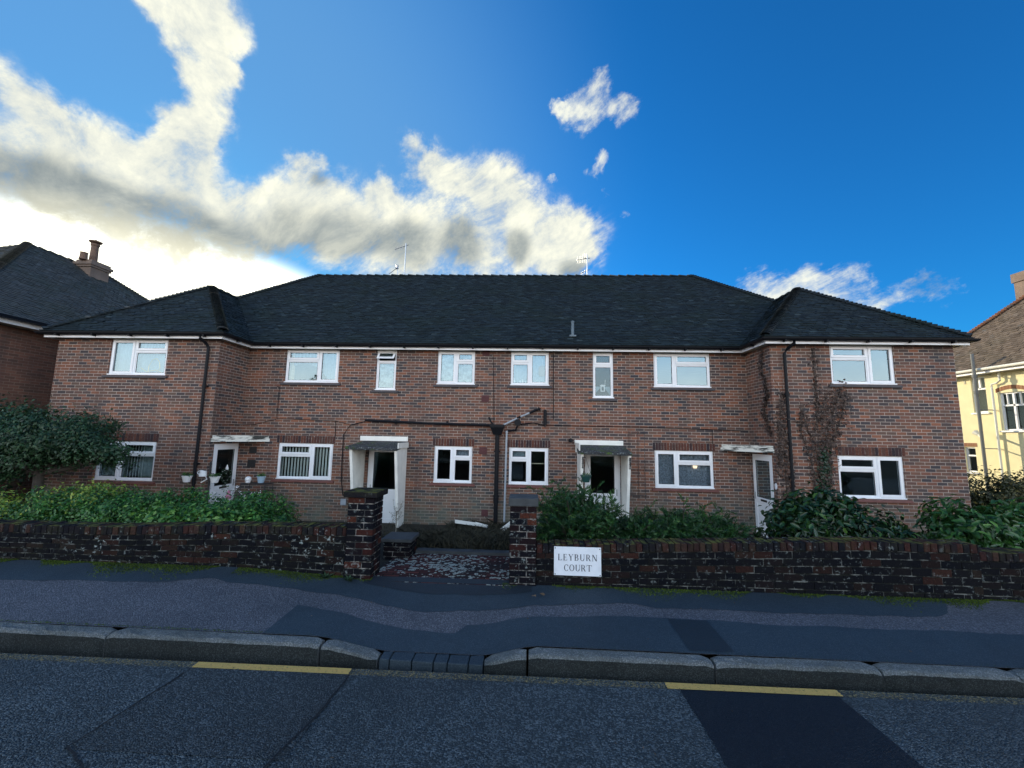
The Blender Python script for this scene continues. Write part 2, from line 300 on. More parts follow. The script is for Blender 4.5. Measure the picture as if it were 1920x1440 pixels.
def path_mat():
    m, t = mat('brick_path'); co = obco(t)
    b = t.node('ShaderNodeTexBrick'); t.put(b.inputs['Vector'], co); b.inputs['Scale'].default_value = 1
    b.inputs['Color1'].default_value = (.05, .018, .02, 1); b.inputs['Color2'].default_value = (.13, .042, .035, 1); b.inputs['Mortar'].default_value = (.015, .016, .014, 1)
    b.inputs['Brick Width'].default_value = .215; b.inputs['Row Height'].default_value = .075; b.inputs['Mortar Size'].default_value = .008
    c = t.mix(t.maprange(t.noise(co, 1.6, 3), .42, .6, 0, .75), b.outputs['Color'], (.018, .02, .022))
    v = t.node('ShaderNodeTexVoronoi'); t.put(v.inputs['Vector'], t.vmath('ADD', co, t.vmath('SCALE', t.noise(co, 22, 3, out=1), scale=.05))); v.inputs['Scale'].default_value = 19
    sp = t.node('ShaderNodeSeparateColor'); t.l.new(v.outputs['Color'], sp.inputs[0])
    sz = t.math('MULTIPLY', sp.outputs[0], t.maprange(t.noise(t.mapping(co, loc=(3.1, 1.2, 0)), 1.7, 3),   .30, .56, .14, .95))
    l = t.math('LESS_THAN', v.outputs['Distance'], sz)
    l = t.math('MULTIPLY', l, t.maprange(t.noise(co, 60, 4), .35, .5))
    c = t.mix(l, c, (.38, .40, .34))
    t.put(t.bs.inputs['Base Color'], c); t.bs.inputs['Roughness'].default_value = .95; t.bs.inputs['Specular IOR Level'].default_value = .1
    bump(t, t.math('ADD', t.math('MULTIPLY', b.outputs['Fac'], -1), t.noise(co, 50, 4)), .6, .008)
path_mat()
def canopy_mat():
    m, t = mat('stained_canopy'); co = obco(t)
    n = t.noise(t.mapping(co, (1, 1, 5)), 1.9, 8, .68)
    c = t.mix(t.maprange(n, .48, .56), (.70, .69, .62), (.045, .047, .043))
    t.put(t.bs.inputs['Base Color'], c); t.bs.inputs['Roughness'].default_value = .8
    m, t = mat('mossy_felt'); co = obco(t)
    c = t.mix(t.maprange(t.noise(co, 28, 7, .7), .52, .66), (.020, .022, .026), (.26, .29, .29))
    c = t.mix(t.maprange(t.noise(co, 6, 4), .55, .66), c, (.05, .09, .012))
    t.put(t.bs.inputs['Base Color'], c); t.bs.inputs['Roughness'].default_value = .9; bump(t, t.noise(co, 60, 5), .8, .01)
canopy_mat()
m, t = mat('lamp_glow'); t.put(t.bs.inputs['Emission Color'], (1, .75, .5, 1)); t.bs.inputs['Emission Strength'].default_value = 1.2; t.bs.inputs['Base Color'].default_value = (.8, .6, .5, 1)

# ------------------------------------------------------------------ mesh building
class MB:
    def __init__(s): s.v = []; s.f = []; s.uv = []; s.m = []; s.r = []; s.mi = 0
    def face(s, pts, uv=None, r=None):
        b = len(s.v); s.v += [tuple(p) for p in pts]; s.f.append(tuple(range(b, b+len(pts))))
        s.uv.append(uv if uv else [(0, 0)]*len(pts)); s.m.append(s.mi); s.r.append(random.random() if r is None else r)
    def hexa(s, p, r=None):
        """p: 8 corners, bottom ring 0-3 anticlockwise seen from above, top ring 4-7"""
        r = random.random() if r is None else r
        b = len(s.v); s.v += [tuple(q) for q in p]
        for q in ((3, 2, 1, 0), (4, 5, 6, 7), (0, 1, 5, 4), (1, 2, 6, 5), (2, 3, 7, 6), (3, 0, 4, 7)):
            s.f.append(tuple(b+i for i in q)); s.uv.append([(0, 0)]*4); s.m.append(s.mi); s.r.append(r)
    def box(s, x0, x1, y0, y1, z0, z1, r=None):
        s.hexa([(x0, y0, z0), (x1, y0, z0), (x1, y1, z0), (x0, y1, z0), (x0, y0, z1), (x1, y0, z1), (x1, y1, z1), (x0, y1, z1)], r)
    def ring(s, rings, closed_ends=True, r=None):
        b = len(s.v); n = len(rings[0])
        for q in rings: s.v += [tuple(p) for p in q]
        r = random.random() if r is None else r
        def add(f): s.f.append(f); s.uv.append([(0, 0)]*len(f)); s.m.append(s.mi); s.r.append(r)
        for i in range(len(rings)-1):
            for j in range(n):
                k = (j+1) % n
                add((b+i*n+j, b+i*n+k, b+(i+1)*n+k, b+(i+1)*n+j))
        if closed_ends:
            add(tuple(b+j for j in reversed(range(n)))); add(tuple(b+(len(rings)-1)*n+j for j in range(n)))
    def tube(s, path, rr, n=8):
        path = [Vector(p) for p in path]; rings = []
        if not hasattr(rr, '__len__'): rr = [rr]*len(path)
        for i, p in enumerate(path):
            d = (path[min(i+1, len(path)-1)]-path[max(i-1, 0)]).normalized()
            a = Vector((0, 0, 1)) if abs(d.z) < .95 else Vector((1, 0, 0))
            u = d.cross(a).normalized(); w_ = u.cross(d).normalized()
            rings.append([p+u*math.cos(2*math.pi*k/n)*rr[i]+w_*math.sin(2*math.pi*k/n)*rr[i] for k in range(n)])
        s.ring(rings)
    def lathe(s, c, prof, n=16, sx=1, sy=1):
        """prof: (radius, height) from bottom to top"""
        c = Vector(c)
        s.ring([[c+Vector((math.cos(2*math.pi*k/n)*r_*sx, math.sin(2*math.pi*k/n)*r_*sy, h)) for k in range(n)] for r_, h in prof])
    def build(s, name, mats, parent=None, loc=None, smooth=False, bevel=0, kind=None):
        if isinstance(mats, str): mats = [mats]
        me = bpy.data.meshes.new(name); me.from_pydata(s.v, [], s.f)
        for q in mats: me.materials.append(MATS[q])
        me.polygons.foreach_set('material_index', s.m)
        if smooth: me.polygons.foreach_set('use_smooth', [True]*len(s.f))
        l = me.uv_layers.new(name='UVMap'); l.data.foreach_set('uv', [c for f in s.uv for p in f for c in p])
        a = me.attributes.new('rnd', 'FLOAT', 'FACE'); a.data.foreach_set('value', s.r)
        return link(name, me, parent, bevel, kind)
def link(name, me, parent=None, bevel=0, kind=None):
    o = bpy.data.objects.new(name, me); COL.objects.link(o)
    if parent is not None:
        o.parent = parent
        T = Matrix.Translation(-parent.location) if parent.type == 'EMPTY' else Matrix.Identity(4)
        o.matrix_parent_inverse = T
    if bevel:
        b = o.modifiers.new('Bevel', 'BEVEL'); b.width = bevel; b.segments = 2; b.limit_method = 'ANGLE'
    if kind: o['kind'] = kind
    return o
def thing(name, label, cat, loc, group=None):
    o = bpy.data.objects.new(name, None); COL.objects.link(o); o.location = loc; o.empty_display_size = .2
    return tag(o, label, cat, group)
def tag(o, label, cat, group=None):
    o['label'] = label; o['category'] = cat
    if group: o['group'] = group
    return o
def np_mesh(name, V, F, rnd, matname, parent=None, kind=None, smooth=False):
    """V (n,3) F (m,k) arrays"""
    me = bpy.data.meshes.new(name); n, m_, k = len(V), len(F), F.shape[1]
    me.vertices.add(n); me.vertices.foreach_set('co', V.astype(np.float32).ravel())
    me.loops.add(m_*k); me.loops.foreach_set('vertex_index', F.astype(np.int32).ravel())
    me.polygons.add(m_); me.polygons.foreach_set('loop_start', np.arange(0, m_*k, k, dtype=np.int32))
    me.update(calc_edges=True)
    mats = [matname] if isinstance(matname, str) else matname
    for q in mats: me.materials.append(MATS[q])
    a = me.attributes.new('rnd', 'FLOAT', 'FACE'); a.data.foreach_set('value', rnd.astype(np.float32))
    if smooth: me.polygons.foreach_set('use_smooth', np.ones(m_, dtype=bool))
    return link(name, me, parent, 0, kind)
def smooth01(t): t = min(1, max(0, t)); return t*t*(3-2*t)

# ------------------------------------------------------------------ ground levels
def kerb_z(x): return -.04-.098*smooth01((x+1.95)/.75)*smooth01((.12-x)/.55)
def wall_z(x): return .08*smooth01((-1.7-x)/2.2)
def ky(x): return .02-.0105*max(-9, min(9, x))      # the kerb is not quite parallel to the houses
def pave_z(x, y):
    t = (y+7.2-ky(x))/(1.36-ky(x))
    return kerb_z(x)*(1-t)+wall_z(x)*t
ROAD_Z = -.145
def house_g(x): return -.58+.30*smooth01((x-5.9)/2.6)+.10*smooth01((-6.5-x)/2)
def ground_z(x, y):
    if y < -5.75: return -.42
    t = smooth01((y+4.4)/3.6)
    return (-.04+wall_z(x)*.7)*(1-t)+house_g(x)*t
def sheet(name, xs, ys, zf, m, kind='structure'):
    V = np.array([(x, y, zf(x, y)) for y in ys for x in xs]); nx = len(xs)
    F = np.array([(j*nx+i, j*nx+i+1, (j+1)*nx+i+1, (j+1)*nx+i) for j in range(len(ys)-1) for i in range(nx-1)])
    return np_mesh(name, V, F, np.zeros(len(F)), m, None, kind, True)
fx = list(np.arange(-16, 16.1, .5))
sheet('ground', [-900, -300, -100, -50, -30]+fx+[30, 50, 100, 300, 900], [-900, -300, -60, -25, -7, -5.76, -5.74]+list(np.arange(-5.5, .6, .25))+[2, 5, 9, 14, 25, 60, 300, 900],
      lambda x, y: ground_z(x, y), 'soil')
px_ = list(np.arange(-16, 16.01, .1))
ts = np.linspace(0, 1, 12); V = np.array([(x, y, pave_z(x, y)) for t_ in ts for x in px_ for y in (-7.2+ky(x)+(1.48-ky(x))*t_,)]); nx = len(px_)
np_mesh('pavement', V, np.array([(j*nx+i, j*nx+i+1, (j+1)*nx+i+1, (j+1)*nx+i) for j in range(11) for i in range(nx-1)]), np.zeros(11*(nx-1)), 'pavement_pink', None, 'structure', True)
def strip(name, near, far, m, lift=.004, step=.1, kind='structure'):
    """a draped sheet between two polylines of (x, y)"""
    x0 = max(near[0][0], far[0][0]); x1 = min(near[-1][0], far[-1][0]); n = max(2, int((x1-x0)/step))
    def at(L, x):
        for (a, b), (c, d) in zip(L, L[1:]):
            if x <= c: return b+(d-b)*(x-a)/(c-a)
        return L[-1][1]
    V = []; F = []
    for i in range(n+1):
        x = x0+(x1-x0)*i/n; a = at(near, x)+random.uniform(-.010, .010)+.012*math.sin(x*5.3+x0)+.008*math.sin(x*13.7); b = at(far, x)+(random.uniform(-.010, .010)+.012*math.sin(x*6.1+x1) if far[0][1] < -6 else 0)
        if near[0][1] <= -7.19: a = -7.2+ky(x)
        for k in range(5):
            y = a+(b-a)*k/4; V.append((x, y, pave_z(x, y)+lift))
        if i:
            for k in range(4): F.append(((i-1)*5+k, i*5+k, i*5+k+1, (i-1)*5+k+1))
    return np_mesh(name, np.array(V), np.array(F), np.zeros(len(F)), m, None, kind, True)
strip('pavement_patch', [(-15, -6.36), (-6, -6.33), (-4.1, -6.24), (-3.7, -6.10), (-3.55, -6.17), (-2.07, -6.29), (-1.65, -6.43), (-1.17, -6.5), (-.5, -6.46), (.07, -6.37), (1.24, -6.24), (1.35, -6.33), (2.87, -6.34), (4.3, -6.31), (4.5, -6.2), (4.9, -5.76)],
      [(-15, -5.73), (4.9, -5.73)], 'pavement_dark')
strip('pavement_patch', [(-1.95, -5.95), (-1.7, -6.06), (-1.15, -6.12), (-.53, -6.14), (.05, -6.03)], [(-1.95, -5.73), (.05, -5.73)], 'pavement_black', .008)
strip('pavement_patch', [(-2.4, -7.2), (15, -7.2)], [(-2.4, -6.6), (-1.8, -6.72), (-1.07, -6.86), (-.63, -6.85), (-.62, -6.72), (.07, -6.63), (1.3, -6.54), (1.8, -6.58), (2.7, -6.62), (15, -6.62)], 'pavement_dark')
strip('pavement_patch', [(1.42, -7.17), (1.80, -7.14)], [(1.42, -6.56), (1.80, -6.60)], 'pavement_black', .008)
sheet('road', list(np.arange(-40, 40.1, 1)), list(np.arange(-14.2, -7.2, .25)), lambda x, y: ROAD_Z+.02*math.sin((y+7.2)/7*-math.pi), 'road_asphalt')
def road_z(y): return ROAD_Z+.02*math.sin((y+7.2)/7*-math.pi)
def road_sheet(name, x0, x1, y0, y1, m, lift=.004, skew=0):
    ys = np.linspace(y0, y1, 12); V = []; F = []
    for i, y in enumerate(ys):
        j = random.uniform(-.006, .006)
        V += [(x0+skew*(y1-y)+j, y, road_z(y)+lift), (x1+skew*(y1-y)+j, y, road_z(y)+lift)]
        if i: F.append((2*i-2, 2*i-1, 2*i+1, 2*i))
    return np_mesh(name, np.array(V), np.array(F), np.zeros(len(F)), m, None, 'structure')
road_sheet('road_patch', 1.20, 2.385, -9.6, -7.53, 'fresh_asphalt'); road_sheet('road_patch', -2.74, -1.42, -8.43, -7.53, 'patched_asphalt')
def seam(pts, wd=.014):
    mb = MB()
    P = []
    for (a, b), (c, d) in zip(pts, pts[1:]):
        n = max(2, int(math.hypot(c-a, d-b)/.05))
        P += [(a+(c-a)*k/n+random.uniform(-.006, .006), b+(d-b)*k/n+random.uniform(-.006, .006)) for k in range(n)]
    P.append(pts[-1])
    for (a, b), (c, d) in zip(P, P[1:]):
        L = math.hypot(c-a, d-b) or 1; nx, ny = -(d-b)/L*wd*.5, (c-a)/L*wd*.5
        mb.face([(a-nx, b-ny, road_z(b)+.009), (c-nx, d-ny, road_z(d)+.009), (c+nx, d+ny, road_z(d)+.009), (a+nx, b+ny, road_z(b)+.009)])
    mb.build('road_seam', 'seam_tar', kind='structure')
seam([(-2.72, -7.62), (-2.77, -8.42), (-2.45, -8.60), (-2.3, -9.4)]); seam([(-1.41, -7.55), (-1.43, -8.1), (-1.50, -8.50), (-1.52, -9.4)])
for a, b in ((-2.735, -1.43), (1.10, 2.42)): road_sheet('road_marking', a, b, -7.545, -7.462, 'yellow_paint', .008)
for a, b in ((-9, -2.745), (-1.42, 1.09), (2.43, 9)): road_sheet('road_marking', a, b, -7.55, -7.462, 'faded_yellow', .008)

# kerb stones
def kerb_stone(x0, x1, h0, h1, label, dip0=0, rough=.009):
    """granite block from x0 to x1, its top running from h0 to h1"""
    n = max(3, int((x1-x0)/.07)); rings = []
    for i in range(n+1):
        t = i/n; x = x0+(x1-x0)*t; h = h0+(h1-h0)*t
        e = .02*(1 if i in (0, n) else 0); j = lambda: random.uniform(-rough, rough)
        y0, y1, zb = -7.335+e*.6, -7.195-e*.3, -.30
        r_ = .026
        y0 += ky(x); y1 += ky(x)
        rings.append([(x, y0, zb), (x, y1, zb), (x, y1+j()*.3, h-e-.004), (x, (y0+y1)/2+.01, h-e*.6+j()), (x, y0+r_+j(), h-e+j()*.6), (x, y0+r_*.35+j()*.5, h-r_*.35-e), (x, y0+j()*.7, h-r_-e), (x, y0+j(), (h-r_+ROAD_Z)/2)])
    mb = MB(); mb.ring(rings)
    for i, f in enumerate(mb.f): mb.m[i] = 1 if i < (len(rings)-1)*8 and i % 8 in (6, 7) else 0  # front faces take a darker granite, their shade put into the colour
    o = mb.build('kerb_stone', ['granite', 'shaded_granite'], smooth=False)
    return tag(o, label, 'kerb stone', 'granite kerb stones along the edge of the pavement')
K = [(-7.9, -5.75, 'granite kerb stone at the far left end of the pavement edge'), (-5.74, -3.785, 'rough granite kerb stone left of the worn mossy joint'), (-3.765, -1.815, 'long granite kerb stone behind the left yellow dash')]
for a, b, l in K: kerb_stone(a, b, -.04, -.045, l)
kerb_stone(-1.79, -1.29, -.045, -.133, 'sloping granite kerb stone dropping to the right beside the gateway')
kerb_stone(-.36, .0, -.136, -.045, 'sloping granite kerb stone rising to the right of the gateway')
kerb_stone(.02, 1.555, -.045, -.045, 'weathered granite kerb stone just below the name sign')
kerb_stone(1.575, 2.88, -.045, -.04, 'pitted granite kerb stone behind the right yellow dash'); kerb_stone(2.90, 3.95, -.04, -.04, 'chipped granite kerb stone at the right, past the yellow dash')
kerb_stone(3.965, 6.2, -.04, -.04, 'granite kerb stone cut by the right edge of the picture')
mb = MB(); x = -1.27
while x < -.4:
    wd = random.uniform(.09, .2); k_ = ky(x); j = lambda: random.uniform(-.004, .004)
    mb.hexa([(x, -7.33+k_, -.3), (x+wd-.008, -7.33+k_, -.3), (x+wd-.008, -7.21+k_, -.3), (x, -7.21+k_, -.3), (x+.002, -7.33+k_+j()*3, -.142+j()), (x+wd-.006, -7.33+k_+j()*3, -.141+j()), (x+wd-.006, -7.2+k_, -.136+j()), (x+.002, -7.2+k_, -.136+j())]); x += wd
tag(mb.build('dropped_kerb', 'pavement_dark', bevel=.008), 'row of small flat sunken stones in the dropped kerb of the gateway', 'dropped kerb')

# ------------------------------------------------------------------ brick garden walls
def brick_run(mb, x0, x1, yf, depth, base, top, n, L=.225, joint=.011, flem=False, jitter=.004, mi=0):
    """courses of real bricks on the front face between base(x) and top(x)"""
    mb.mi = mi
    for k in range(n):
        x = x0-(L/2 if k % 2 else 0); first = True
        while x < x1-.01:
            ln = L if not flem or (int((x-x0)/L) % 2 == 0) else L
            a, b = max(x, x0), min(x+ln, x1)
            if b-a > .03:
                a2, b2 = a+joint/2, b-joint/2
                if a == x0: a2 = x0
                if b == x1: b2 = x1
                zz = lambda xx, t: base(xx)+(top(xx)-base(xx))*t
                t0, t1 = (k+.07)/n, (k+.93)/n; y = yf+random.uniform(-jitter, jitter); j = lambda: random.uniform(-.003, .003)
                mb.hexa([(a2, y+j(), zz(a2, t0)+j()), (b2, y+j(), zz(b2, t0)+j()), (b2, yf+depth, zz(b2, t0)), (a2, yf+depth, zz(a2, t0)),
                         (a2, y+j(), zz(a2, t1)+j()), (b2, y+j(), zz(b2, t1)+j()), (b2, yf+depth, zz(b2, t1)), (a2, yf+depth, zz(a2, t1))])
            x += ln
def core(mb, x0, x1, y0, y1, base, top, mi):
    mb.mi = mi; n = max(1, int((x1-x0)/.4))
    for i in range(n):
        a = x0+(x1-x0)*i/n; b = x0+(x1-x0)*(i+1)/n
        mb.hexa([(a, y0, base(a)), (b, y0, base(b)), (b, y1, base(b)), (a, y1, base(a)), (a, y0, top(a)), (b, y0, top(b)), (b, y1, top(b)), (a, y1, top(a))])
def coping(mb, x0, x1, y0, y1, zf, h, wd=.075, mi=0):
    mb.mi = mi; x = x0
    while x < x1-.02:
        b = min(x+wd*random.uniform(.92, 1.08), x1); j = lambda s=.004: random.uniform(-s, s); a2, b2 = x+.004, b-.004; dy = j(.006); dz = j(.004)
        z0 = zf(x)-h; z1 = zf(x)
        mb.hexa([(a2, y0+dy, z0+.005), (b2, y0+dy, z0+.005), (b2, y1+dy, z0+.005), (a2, y1+dy, z0+.005), (a2, y0+dy+j(), z1+dz+j()-.004), (b2, y0+dy+j(), z1+dz+j()-.004), (b2, y1+dy, z1+dz+j()), (a2, y1+dy, z1+dz+j())])
        x = b
def garden_wall(x0, x1, yf, th, base, top, n, label, name='garden_wall', ch=.108, bm_='old_brick'):
    e = thing(name, label, 'wall', ((x0+x1)/2, yf+th/2, base((x0+x1)/2)))
    mb = MB(); tb = lambda x: top(x)-ch
    brick_run(mb, x0, x1, yf, .05, base, tb, n, mi=0); core(mb, x0+.003, x1-.003, yf+.007, yf+th, base, tb, 1)
    mb.build('brickwork', [bm_, 'old_mortar'], e, bevel=.003)
    mb = MB(); coping(mb, x0, x1, yf-.012, yf+th+.01, top, ch); mb.build('coping', 'coping_brick', e, bevel=.006)
    return e
lt = lambda x: .605-.075*smooth01((-3.3-x)/2.5); lb = lambda x: wall_z(x)-.03
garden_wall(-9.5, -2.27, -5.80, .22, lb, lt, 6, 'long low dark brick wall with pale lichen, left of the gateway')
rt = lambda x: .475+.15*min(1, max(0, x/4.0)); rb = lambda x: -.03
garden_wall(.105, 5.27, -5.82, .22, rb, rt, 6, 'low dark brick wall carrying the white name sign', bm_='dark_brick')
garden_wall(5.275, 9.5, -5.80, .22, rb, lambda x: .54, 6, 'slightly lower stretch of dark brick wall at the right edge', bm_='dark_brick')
def pillar(x0, x1, y0, y1, zb, zt, n, cap, label, capmat='concrete_cap', over=.045, capbrick=False):
    e = thing('gate_pillar', label, 'pillar', ((x0+x1)/2, (y0+y1)/2, zb), None)
    mb = MB(); mb.mi = 1; mb.box(x0+.008, x1-.008, y0+.008, y1-.008, zb, zt)
    mb.mi = 0; h = (zt-zb)/n
    for k in range(n):
        za, zc = zb+h*k+.006, zb+h*(k+1)-.006
        def rowx(ya, yb, flip):
            w_ = x1-x0; cuts = [x0, x0+w_*(.36 if flip else .64), x1]
            for a, b in zip(cuts, cuts[1:]):
                j = random.uniform(-.004, .004); mb.box(a+(0 if a == x0 else .006), b-(0 if b == x1 else .006), ya+j, yb, za, zc)
        def rowy(xa, xb, flip):
            w_ = y1-y0; cuts = [y0+.10, y0+w_*(.45 if flip else .7), y1-.1]
            for a, b in zip(cuts, cuts[1:]): 
                j = random.uniform(-.004, .004); mb.box(xa+j, xb+j, a+.006, b-.006, za, zc)
        rowx(y0, y0+.10, k % 2); rowx(y1-.10, y1, (k+1) % 2); rowy(x0, x0+.09, k % 2); rowy(x1-.09, x1, k % 2)
    mb.build('shaft', ['pillar_brick', 'pillar_mortar'], e, bevel=.004)
    mb = MB(); j = lambda: random.uniform(-.006, .006)
    if capbrick: coping(mb, x0-over, x1+over, y0-over, y1+over, lambda x: zt+cap, cap, wd=(x1-x0+2*over)/2.001)
    else: mb.hexa([(x0-over, y0-over, zt), (x1+over, y0-over, zt), (x1+over, y1+over, zt), (x0-over, y1+over, zt), (x0-over+j(), y0-over+j(), zt+cap), (x1+over+j(), y0-over, zt+cap+j()), (x1+over, y1+over, zt+cap), (x0-over, y1+over+j(), zt+cap)])
    mb.build('cap', capmat, e, bevel=.008)
    return e
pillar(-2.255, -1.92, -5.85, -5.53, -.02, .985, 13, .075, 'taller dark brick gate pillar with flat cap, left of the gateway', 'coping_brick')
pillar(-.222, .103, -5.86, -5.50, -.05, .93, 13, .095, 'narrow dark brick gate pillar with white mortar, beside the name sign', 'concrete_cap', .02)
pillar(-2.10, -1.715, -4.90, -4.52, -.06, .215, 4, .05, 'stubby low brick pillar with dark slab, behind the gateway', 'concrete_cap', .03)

# path through the gateway
def psheet(name, x0, x1, y0, y1, z0, z1, m):
    mb = MB(); mb.hexa([(x0, y0, -.5), (x1, y0, -.5), (x1, y1, -.9), (x0, y1, -.9), (x0, y0, z0), (x1, y0, z0), (x1, y1, z1), (x0, y1, z1)]); return mb.build(name, m, kind='structure')
psheet('path', -1.95, -.20, -5.88, -4.62, .006, -.012, 'brick_path')
psheet('path_edging', -1.70, -.20, -4.615, -4.46, .03, .03, 'concrete_cap')
psheet('path', -3.2, -1.955, -5.42, -4.62, -.14, -.16, 'concrete_cap'); psheet('garden_path', -4.6, -3.1, -4.61, -.9, -.2, -.62, 'concrete_cap')

# name sign
e = thing('name_sign', 'white rectangular sign reading LEYBURN COURT screwed to the dark wall', 'sign', (.602, -5.83, .3))
mb = MB(); mb.hexa([(.319, -5.842, .132), (.886, -5.842, .130), (.886, -5.832, .130), (.319, -5.832, .132), (.319, -5.842, .463), (.884, -5.842, .463), (.884, -5.832, .463), (.319, -5.832, .463)]); mb.build('panel', 'sign_white', e, bevel=.002)
mb = MB()
for a, b in ((.333, .447), (.868, .446), (.333, .146), (.870, .144)):
    mb = MB(); mb.tube([(a, -5.848, b), (a, -5.838, b)], .0065, 8); mb.build('screw', 'dark_metal', e)
class Letters:
    def __init__(s, mb, y): s.mb = mb; s.y = y
    def at(s, x, z, h): s.x = x; s.z = z; s.h = h
    def q(s, *p): s.mb.face([(s.x+a*s.h, s.y, s.z+b*s.h) for a, b in p])
    def rect(s, x0, x1, z0, z1): s.q((x0, z0), (x1, z0), (x1, z1), (x0, z1))
    def stem(s, x, w_=.135, top=True, bot=True, z0=0, z1=1):
        s.rect(x, x+w_, z0, z1)
        if top: s.rect(x-.075, x+w_+.075, z1-.035, z1)
        if bot: s.rect(x-.075, x+w_+.075, z0, z0+.035)
    def diag(s, x0, z0, x1, z1, w_): s.q((x0, z0), (x0+w_, z0), (x1+w_, z1), (x1, z1))
    def arc(s, cx, cz, rx, rz, a0, a1, thick=.135, thin=.05, n=18):
        for i in range(n):
            P = []
            for a in (a0+(a1-a0)*i/n, a0+(a1-a0)*(i+1)/n):
                c, d = math.cos(rad(a)), math.sin(rad(a)); tx = thick; tz = thin
                P.append(((cx+rx*c, cz+rz*d), (cx+(rx-tx)*c, cz+(rz-tz)*d)))
            s.q(P[0][0], P[0][1], P[1][1], P[1][0])
    def L(s): s.stem(.08); s.rect(.2, .62, 0, .05); s.q((.56, 0), (.62, 0), (.66, .24), (.62, .24)); return .72
    def E(s):
        s.stem(.08); s.rect(.2, .62, 0, .05); s.rect(.2, .58, .95, 1); s.rect(.2, .46, .49, .535); s.q((.56, 0), (.62, 0), (.66, .22), (.63, .22)); s.rect(.555, .59, .80, 1); s.rect(.44, .475, .40, .63); return .72
    def Y(s): s.stem(.34, top=False, z1=.5); s.diag(.34, .46, .04, 1, .15); s.diag(.42, .46, .68, 1, .055); s.rect(-.04, .26, .965, 1); s.rect(.58, .84, .965, 1); return .84
    def B(s): s.stem(.08); s.rect(.15, .36, .95, 1); s.rect(.15, .38, .49, .535); s.rect(.15, .38, 0, .05); s.arc(.36, .745, .25, .255, -90, 90); s.arc(.38, .265, .29, .265, -90, 90); return .76
    def U(s): s.stem(.08, bot=False, z0=.3); s.stem(.66, .055, bot=False, z0=.3); s.arc(.3975, .31, .3175, .33, 180, 360, .12, .06); return .86
    def R(s): s.stem(.08); s.rect(.15, .36, .95, 1); s.rect(.15, .38, .46, .505); s.arc(.36, .73, .26, .27, -90, 90); s.diag(.60, 0, .34, .48, .15); s.rect(.56, .82, 0, .035); return .84
    def N(s): s.stem(.08, .055); s.stem(.72, .055, bot=False); s.diag(.64, 0, .06, 1, .15); return .90
    def C(s): s.arc(.42, .5, .38, .52, 42, 318, .135, .05); s.rect(.68, .72, .66, .92); return .80
    def O(s): s.arc(.44, .5, .41, .52, 0, 360, .135, .05, 30); return .92
    def T(s): s.stem(.36, top=False); s.rect(.04, .82, .95, 1); s.q((.0, .76), (.04, .76), (.075, 1), (.03, 1)); s.q((.82, .76), (.86, .76), (.83, 1), (.785, 1)); return .86
mb = MB(); lt_ = Letters(mb, -5.8445)
def write(word, x0, x1, z, h):
    lt_.at(0, -50, h); n0 = len(mb.f); ws = [getattr(lt_, c)() for c in word]
    del mb.f[n0:], mb.uv[n0:], mb.m[n0:], mb.r[n0:]
    gap = ((x1-x0)-sum(ws)*h)/(len(word)-1); x = x0
    for c, ww in zip(word, ws): lt_.at(x, z, h); getattr(lt_, c)(); x += ww*h+gap
for args in (('LEYBURN', .366, .840, .306, .073), ('COURT', .437, .772, .186, .073)):
    mb = MB(); lt_ = Letters(mb, -5.8445); write(*args)
    o = mb.build('lettering', 'sign_ink', e); bm = bmesh.new(); bm.from_mesh(o.data)
    bmesh.ops.delete(bm, geom=[v for v in bm.verts if not v.link_faces], context='VERTS'); bm.to_mesh(o.data); bm.free()

# ------------------------------------------------------------------ the block of flats
flats = thing('apartment_building', 'wide two storey brick block of flats with two hipped wings and a dark tiled roof', 'building', (-1.1, 3, -.6))
XL0, XL1, XR0, XR1, WY, ZB, ZT = -12.2, -7.89, 5.73, 9.95, -1.115, -.9, 4.12
GZ0, GZ1, UZ0, UZ1 = .50, 1.46, 3.127, 4.057
# kind, x0, x1, z0, z1, wall y, split along x, light split, inside
WIN = [('TC', -6.825, -5.30, GZ0, GZ1, 0, .61, 'blinds', 'white window with pale vertical blinds'), ('TC', -6.815, -5.30, UZ0, UZ1, 0, .62, 'plant', 'white upstairs window with cream curtains and a plant'),
       ('V', -4.245, -3.69, 2.945, UZ1, 0, 0, 'frosted', 'narrow white window with its top light propped open'), ('CT', -2.54, -1.51, UZ0, UZ1, 0, .5, 'frosted', 'white upstairs window with swirling net curtain'),
       ('CT', -2.535, -1.51, GZ0, GZ1, 0, .5, 'dark', 'white ground floor window left of the black soil pipe'), ('TC', -.525, .51, UZ0, UZ1, 0, .49, 'bottles', 'white upstairs window with bottles along its sill'),
       ('TC', -.53, .515, GZ0, GZ1, 0, .49, 'rail', 'white dark-glazed window right of the black soil pipe'), ('V', 1.695, 2.24, 2.81, UZ1, 0, 0, 'swag', 'tall narrow window with a scalloped net and lantern'),
       ('CT', 3.315, 4.80, UZ0, UZ1, 0, .38, 'empty', 'white upstairs window reflecting plain blue sky'), ('CT', 3.285, 4.79, GZ0, GZ1, 0, .38, 'bluenet', 'white window with bluish net curtains and a lamp'),
       ('CT', -10.77, -9.25, UZ0, UZ1, WY, .42, 'ornaments', 'upstairs window of the left wing with nets and ornaments'), ('CT', -10.76, -9.24, GZ0, GZ1, WY, .40, 'curtains', 'left wing window with green curtains, behind the tree'),
       ('TC', 7.125, 8.59, UZ0, UZ1, WY, .60, 'empty', 'upstairs window of the right wing'), ('TC', 7.12, 8.58, GZ0, GZ1, WY, .60, 'dark', 'dark ground floor window of the right wing')]
